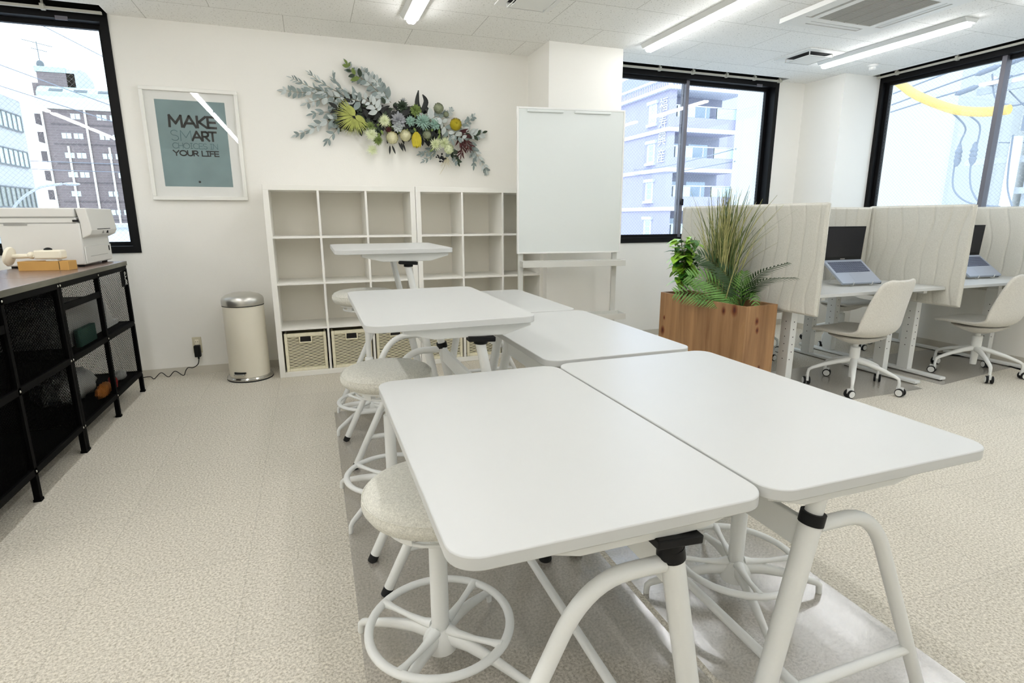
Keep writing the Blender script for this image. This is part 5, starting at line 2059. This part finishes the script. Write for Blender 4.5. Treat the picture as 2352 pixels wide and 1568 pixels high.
# brown apartment block
root = thing('apartment_building', 'brown tiled apartment block with cream downpipes seen through the left window', 'building', (-28.4, 80, 0))
mb = MB()
mb.box(0, 24, 0, 14, GZ, 14.4)
mb.build('facade', 'brick', root, smooth=0)
mb = MB()
mb.box(-0.4, 24.4, -0.35, 14, 13.95, 15.3)
mb.build('cornice', 'cornice', root, smooth=0)
mb = MB()
prof = [(-0.3, 15.3), (-0.25, 15.8), (0.4, 16.4), (1.6, 16.75), (12.4, 16.75), (13.6, 16.3), (14, 15.3)]
M = Matrix(((0, 0, 1, 0), (1, 0, 0, 0), (0, 1, 0, 0), (0, 0, 0, 1)))
mb.prism(prof, -0.2, 24, M)
roof = mb.build('roof', 'copper', root, smooth=0)
for k in range(5):
    mb = MB()
    M2 = Matrix.Translation((1.0+2.45*k, 0.05, 16.1)) @ Matrix.Rotation(RAD(-50), 4, 'X')
    mb.box(0, 1.35, -0.02, 0.03, -0.25, 0.25, M=M2)
    mb.build('skylight', 'gframe', roof, smooth=0)
for x, zt in ((-0.05, 14.0), (2.05, 9.75), (4.25, 14.0), (6.25, 9.75), (10.4, 14.0)):
    mb = MB()
    mb.tube([(x, -0.18, GZ), (x, -0.18, zt)], 0.12, 10)
    mb.build('downpipe', 'bpipe', root)
for r in range(8):
    z = 12.9-2.25*r
    mb = MB()
    mb.box(0.6, 23.5, -0.02, 0.06, z-0.75, z-0.55)
    mb.build('floor_band', 'brickd', root, smooth=0)
    for x in (1.55, 2.05, 2.75, 3.25, 5.4, 5.95, 6.75, 7.4, 9.4, 9.95):
        if (r*7+int(x*10)) % 5 == 0:
            continue
        mb = MB()
        mb.box(x, x+0.44, -0.05, 0.05, z, z+0.62)
        mb.build('window', 'bwin', root, smooth=0)
for z in (12.85, 10.8, 8.6, 6.35, 4.1, 1.9):
    mb = MB()
    mb.box(-0.95, 0.0, 0.3, 2.5, z-0.6, z+0.55)
    mb.build('balcony', 'brickd', root, smooth=0)
mb = MB()
mb.box(-0.6, 3.2, 2.0, 8.0, 14.4, 18.4)
mb.box(-1.35, -0.6, 2.4, 7.6, 15.6, 17.2)
tw = mb.build('stair_tower', 'brick', root, smooth=0)
mb = MB()
mb.box(-0.75, 2.35, 1.9, 8.1, 18.4, 19.0)
mb.build('tower_roof', 'copper', tw, smooth=0)
mb = MB()
prof = [(2.0, 14.4), (8.0, 14.4), (8.0, 17.4), (7.2, 18.7), (5.0, 19.2), (3.0, 19.1), (2.0, 18.8)]
mb.prism(prof, 2.35, 3.6, M)
mb.build('tower_shoulder', 'gwall', tw, smooth=0)
mb = MB()
mb.tube([(-0.7, 4, 19), (-0.75, 4, 22.2)], 0.05, 6)
mb.tube([(-2.2, 4, 22.3), (0.8, 4, 21.7)], 0.04, 6)
mb.tube([(-1.4, 4, 21.4), (0.2, 4, 21.1)], 0.04, 6)
mb.sphere((-0.72, 4, 19.6), 0.42, 10, 8, sc=(1, 0.5, 1.2))
mb.build('antenna', 'gframe', tw, smooth=0)

# grey office block at the far left
root = thing('office_building', 'grey rendered office block at the left picture edge, beyond the window', 'building', (-12.25, 30, 0))
mb = MB()
mb.box(-10, 0, -16, 0, GZ, 6.75)
mb.build('walls', 'gwall', root, smooth=0)
for z0_, z1_, mt in ((5.25, 5.95, 'gglass'), (3.62, 4.32, 'gglass'), (1.75, 2.62, 'dglass')):
    mb = MB()
    mb.box(-0.02, 0.04, -16, -0.35, z0_, z1_)
    b_ = mb.build('window_band', mt, root, smooth=0)
    mb = MB()
    for k in range(34):
        y = -0.35-0.46*k
        mb.box(0.04, 0.07, y-0.03, y+0.03, z0_, z1_)
    mb.box(0.04, 0.07, -16, -0.35, z0_-0.04, z0_+0.02)
    mb.box(0.04, 0.07, -16, -0.35, z1_-0.02, z1_+0.04)
    mb.build('window_bars', 'gframe', b_, smooth=0)
mb = MB()
mb.box(-10.1, 0.1, -16, 0.1, 6.75, 6.95)
mb.build('parapet', 'ltrim', root, smooth=0)
root = thing('street_lamp', 'slender curved street lamp in front of the grey office block', 'street lamp', (-10.6, 22.5, GZ))
mb = MB()
mb.tube(spline([(0, 0, 0), (0, 0, 7.4), (0.25, 0, 8.6), (1.1, 0, 9.35), (1.95, 0, 9.55)], 8), 0.05, 8)
mb.build('pole', 'pole', root)
mb = MB()
mb.sphere((2.25, 0, 9.55), 0.3, 10, 6, sc=(1, 0.4, 0.22))
mb.build('lamp_head', 'pole', root)
root = thing('low_house', 'low white roofed building at the foot of the left window', 'building', (-17.5, 46, 0))
mb = MB()
mb.box(-14, 14, 0, 10, GZ, 0.55)
mb.build('walls', 'ltrim', root, smooth=0)
mb = MB()
mb.box(-14.2, 14.2, -0.3, 10, 0.55, 0.8)
mb.build('roof', 'wwall', root, smooth=0)

# lilac apartment block with a vertical sign
xc, yc = 28.4, 36.0
root = thing('apartment_building', 'lilac apartment block with white trim and vertical lettering', 'building', (xc, yc, 0))
FL = 3.15
mb = MB()
mb.box(0, 0.3, 0, 16, GZ, 11.2)
mb.box(0, 16, 9, 16, GZ, 11.2)
mb.build('side_wall', 'lilac', root, smooth=0)
mb = MB()
mb.box(0.3, 6.9, 2.2, 9, GZ, 11.2)
mb.build('recessed_wall', 'recess', root, smooth=0)
mb = MB()
mb.box(0.3, 0.62, 0, 2.2, GZ, 11.2)
mb.build('front_pier', 'lilac', root, smooth=0)
for k in range(6):
    z = 11.2-FL*(k+1)
    mb = MB()
    mb.box(-0.14, 6.95, -0.14, 0.12, z-0.02, z+0.30)
    mb.box(-0.14, 0.0, 0.12, 16, z-0.02, z+0.30)
    mb.build('string_course', 'ltrim', root, smooth=0)
    mb = MB()
    mb.box(0.62, 6.9, 0.02, 0.2, z+0.30, z+1.15)
    mb.box(0.62, 6.9, 0.2, 2.2, z, z+0.15)
    mb.build('balcony_wall', 'lilac', root, smooth=0)
    mb = MB()
    mb.box(0.7, 2.4, 0.0, 0.03, z+1.15, z+2.0)
    mb.box(4.6, 6.6, 0.0, 0.03, z+1.15, z+2.0)
    mb.build('balcony_glass', 'balg', root, smooth=0)
    mb = MB()
    mb.box(0.62, 6.9, 0.0, 0.07, z+1.98, z+2.06)
    for q in (0.7, 2.4, 3.5, 4.6, 6.6):
        mb.box(q, q+0.06, 0.0, 0.07, z+1.15, z+2.0)
    mb.build('railing', 'ltrim', root, smooth=0)
    mb = MB()
    mb.box(1.4, 2.7, 2.12, 2.2, z+0.2, z+2.5)
    mb.box(3.6, 5.6, 2.12, 2.2, z+0.2, z+2.5)
    mb.build('balcony_door', 'balg', root, smooth=0)
    zw = z+0.85
    for y in (1.75, 7.5):
        mb = MB()
        mb.box(-0.06, 0.02, y, y+1.15, zw, zw+1.55)
        wn = mb.build('window', 'ltrim', root, smooth=0)
        mb = MB()
        for a in (0, 1):
            for b in (0, 1, 2):
                mb.box(-0.08, -0.06, y+0.24+0.36*a, y+0.24+0.36*a+0.30, zw+0.15+0.43*b, zw+0.15+0.43*b+0.37)
        mb.build('panes', 'balg', wn, smooth=0)
        mb = MB()
        mb.box(-0.22, 0.0, y-0.15, y+1.30, zw+1.55, zw+1.8)
        mb.box(-0.22, 0.0, y-0.15, y+1.30, zw-0.22, zw)
        mb.build('window_trim', 'ltrim', wn, smooth=0)
mb = MB()
mb.box(-0.35, 7.2, -0.35, 16, 11.2, 11.45)
mb.box(-0.25, 7.1, -0.25, 16, 11.45, 12.0)
mb.box(-0.42, 7.25, -0.42, 16, 12.0, 12.2)
cn = mb.build('cornice', 'ltrim', root, smooth=0)
mb = MB()
for k in range(26):
    mb.box(0.05+0.27*k, 0.17+0.27*k, -0.27, -0.245, 11.5, 11.95)
for k in range(56):
    mb.box(-0.27, -0.245, 0.05+0.27*k, 0.17+0.27*k, 11.5, 11.95)
mb.build('dentil_band', 'lilacd', cn, smooth=0)
mb = MB()
mb.prism([(3.5, 12.2), (4.2, 13.6), (14.5, 13.6), (15.5, 12.2)], 0.6, 7.0, M)
mb.build('mansard_roof', 'slate', root, smooth=0)
mb = MB()
mb.tube([(6.7, -0.2, GZ), (6.7, -0.2, 11.3)], 0.12, 8)
mb.build('downpipe', 'ltrim', root)
for k, ch in enumerate('\u798f\u5bff\u8208\u7523'):
    cu = bpy.data.curves.new('sign_character', 'FONT')
    cu.body = ch
    cu.size = 1.15
    cu.extrude = 0.03
    cu.align_x = 'CENTER'
    tmp = bpy.data.objects.new('sign_character', cu)
    COL.objects.link(tmp)
    bpy.context.view_layer.update()
    me = bpy.data.meshes.new_from_object(tmp.evaluated_get(bpy.context.evaluated_depsgraph_get()))
    bpy.data.objects.remove(tmp)
    o = bpy.data.objects.new('sign_character', me)
    COL.objects.link(o)
    me.materials.clear()
    me.materials.append(MT['ltrim'])
    o.parent = root
    o.location = (-0.05, 0.78, 9.75-1.33*k)
    o.rotation_euler = (pi/2, 0, -pi/2)

# tall white block beyond it
root = thing('white_building', 'plain white block beyond the lilac apartment block', 'building', (49, 52, 0))
MB().box(0, 30, 0, 20, GZ, 24).build('walls', 'wwall', root, smooth=0)
MB().box(-0.2, 30.2, -0.2, 20, 24, 24.4).build('parapet', 'wwall2', root, smooth=0)

# white facade across the side street
root = thing('white_building', 'blank white building across the street outside the right-hand window', 'building', (14, 4.43, 0))
MB().box(0, 12, 0, 7.0, GZ, 13.0).build('walls', 'wwall', root, smooth=0)
MB().box(-0.08, 12, -0.05, 7.05, 13.0, 13.2).build('parapet', 'wwall2', root, smooth=0)
root = thing('grey_building', 'pale grey building behind the utility pole', 'building', (16.5, -9, 0))
MB().box(0, 10, -10, 13.2, GZ, 9).build('walls', 'wwall2', root, smooth=0)
mb = MB()
for y in (-4, 0, 4, 8, 11):
    mb.box(-0.03, 0.0, y, y+0.04, GZ, 9)
mb.build('panel_joints', 'gframe', root, smooth=0)

# utility pole with arms
root = thing('utility_pole', 'concrete utility pole with steel arms outside the right-hand window', 'utility pole', (10.4, 0.78, GZ))
mb = MB()
mb.tube([(0, 0, 0), (0, 0, 12.5)], [0.19, 0.13], 18)
mb.build('pole', 'pole', root)
for z, a, b in ((10.05, -1.0, 0.9), (9.0, -0.8, 0.9), (8.55, -0.9, 0.3)):
    mb = MB()
    mb.box(-0.22, -0.14, a, b, z, z+0.09)
    mb.build('cross_arm', 'pole', root, smooth=0)
for y in (-0.7, -0.25, 0.3, 0.7):
    mb = MB()
    mb.lathe([(0.03, 0), (0.07, 0.03), (0.03, 0.06), (0.07, 0.09), (0.02, 0.14)], 14, Matrix.Translation((-0.18, y, 10.14)))
    mb.build('insulator', 'insul', root)
mb = MB()
mb.tube([(-0.35, 0.16, 7.0), (-0.35, 0.16, 9.35)], 0.07, 12)
mb.build('conduit', 'insul', root)
mb = MB()
mb.box(-0.42, -0.14, -0.35, 0.1, 9.42, 9.62)
mb.build('steel_box', 'cable', root, smooth=0)

# cables: each one a thing
cab = [
    ('grey power cable running highest past the utility pole', [(10, 4.5, 3.0), (10, 2.9, 3.30), (10.08, 1.0, 3.62), (10.1, -1.5, 3.9)], 0.012),
    ('grey power cable second from the top, past the utility pole', [(10, 4.5, 2.86), (10, 2.9, 3.12), (10.08, 1.27, 3.40), (10.1, -1.5, 3.7)], 0.012),
    ('grey power cable meeting the upper pole arm', [(10, 4.5, 2.72), (10, 2.9, 3.00), (10.08, 0.95, 3.22), (10.1, -1.5, 3.3)], 0.012),
    ('grey drop cable hanging in a loop on the left of the pole', [(9.02, 1.22, 2.66), (9.5, 1.32, 2.5), (9.6, 1.42, 2.3), (9.6, 1.45, 1.95), (9.6, 1.40, 1.62), (9.6, 1.15, 1.42), (9.7, 0.8, 1.36)], 0.012),
    ('grey drop cable hanging straight beside the looped one', [(9.02, 1.05, 2.63), (9.5, 1.14, 2.52), (9.6, 1.18, 2.3), (9.6, 1.22, 1.95), (9.6, 1.17, 1.65), (9.6, 1.05, 1.45)], 0.012),
    ('grey drop cable right of the window mullion', [(9.8, 0.86, 2.35), (9.8, 0.84, 1.9), (9.8, 0.80, 1.6), (9.8, 0.68, 1.30), (9.8, 0.6, 1.1)], 0.012),
    ('looped jumper cable at the upper pole arm', [(10.1, 1.45, 3.3), (10.1, 1.35, 2.95), (10.1, 1.1, 2.80), (10.1, 0.85, 2.86), (10.1, 0.55, 3.05)], 0.012),
    ('second jumper cable looping across the upper pole arm', [(10.3, 1.30, 3.05), (10.3, 1.0, 2.75), (10.3, 0.75, 2.72), (10.26, 0.35, 2.98)], 0.010),
    ('thin grey cable crossing the lower pole arm', [(10.1, 1.2, 2.30), (10.1, 0.8, 2.26), (10.1, 0.4, 2.34)], 0.008),
]
cobj = []
for lab, P, r in cab:
    mb = MB()
    mb.tube(spline(P, 8), r, 8)
    cobj.append(tag(mb.build('power_cable', 'cable', None, smooth=60), lab, 'cable', 'cables outside the right-hand window'))
mb = MB()
mb.tube(spline([(9, 2.35, 3.42), (9, 2.09, 3.25), (9, 1.8, 3.02), (9, 1.45, 2.82), (9, 1.14, 2.68), (9, 0.8, 2.60), (9, 0.50, 2.58)], 8), 0.062, 16)
tag(mb.build('cable_guard', 'ylw', None, smooth=60), 'yellow cable guard tube curving past the right-hand window', 'cable guard')
for ci, y, z in ((3, 1.42, 2.12), (4, 1.21, 2.12)):
    mb = MB()
    mb.lathe([(0.012, -0.16), (0.035, -0.12), (0.05, -0.06), (0.036, -0.04), (0.05, -0.01), (0.036, 0.02), (0.05, 0.05), (0.034, 0.09), (0.03, 0.13), (0.012, 0.17)], 14)
    mb.build('cable_joint', 'cable', cobj[ci], loc=(9.6, y, z))
for ci, y, z in ((2, 1.75, 3.13), (1, 1.5, 3.36), (1, 1.1, 3.42), (2, 1.32, 3.18), (0, 0.9, 3.64)):
    mb = MB()
    mb.tube([(0, 0.16, -0.03), (0, 0.10, -0.02), (0, -0.10, 0.02), (0, -0.16, 0.03)], [0.014, 0.04, 0.04, 0.014], 10)
    mb.build('cable_clamp', 'cable', cobj[ci], loc=(10.06, y, z))
# wires beyond the left window
for lab, P in (('thin wire slanting across the top of the left window', [(-16, 26, 12.4), (-6, 34, 8.0), (2, 42, 4.5)]),
               ('thin wire below the highest one, crossing the brown block', [(-16, 26, 9.2), (-8, 34, 6.8), (2, 44, 4.0)]),
               ('thin wire reaching the roof line of the brown block', [(-16, 26, 8.1), (-8, 34, 6.0), (2, 44, 3.4)]),
               ('thin wire running level over the lower storeys of the brown block', [(-22, 40, 4.9), (-10, 40, 4.7), (4, 40, 4.7)]),
               ('lowest thin wire over the brown block, above the printer', [(-22, 40, 4.4), (-10, 40, 4.2), (4, 40, 4.3)])):
    mb = MB()
    mb.tube(spline(P, 10), 0.022, 6)
    tag(mb.build('overhead_wire', 'cable', None, smooth=60), lab, 'wire', 'wires beyond the left window')
for lab, z in (('wire across the lilac block, upper one', 5.35), ('wire across the lilac block, lower one', 4.95)):
    mb = MB()
    mb.tube(spline([(13.98, 11.3, z-1.9), (20.5, 25, z-1.2), (28.38, 41, z+0.05)], 10), 0.018, 6)
    tag(mb.build('overhead_wire', 'cable', None, smooth=60), lab, 'wire', 'wires before the lilac block')
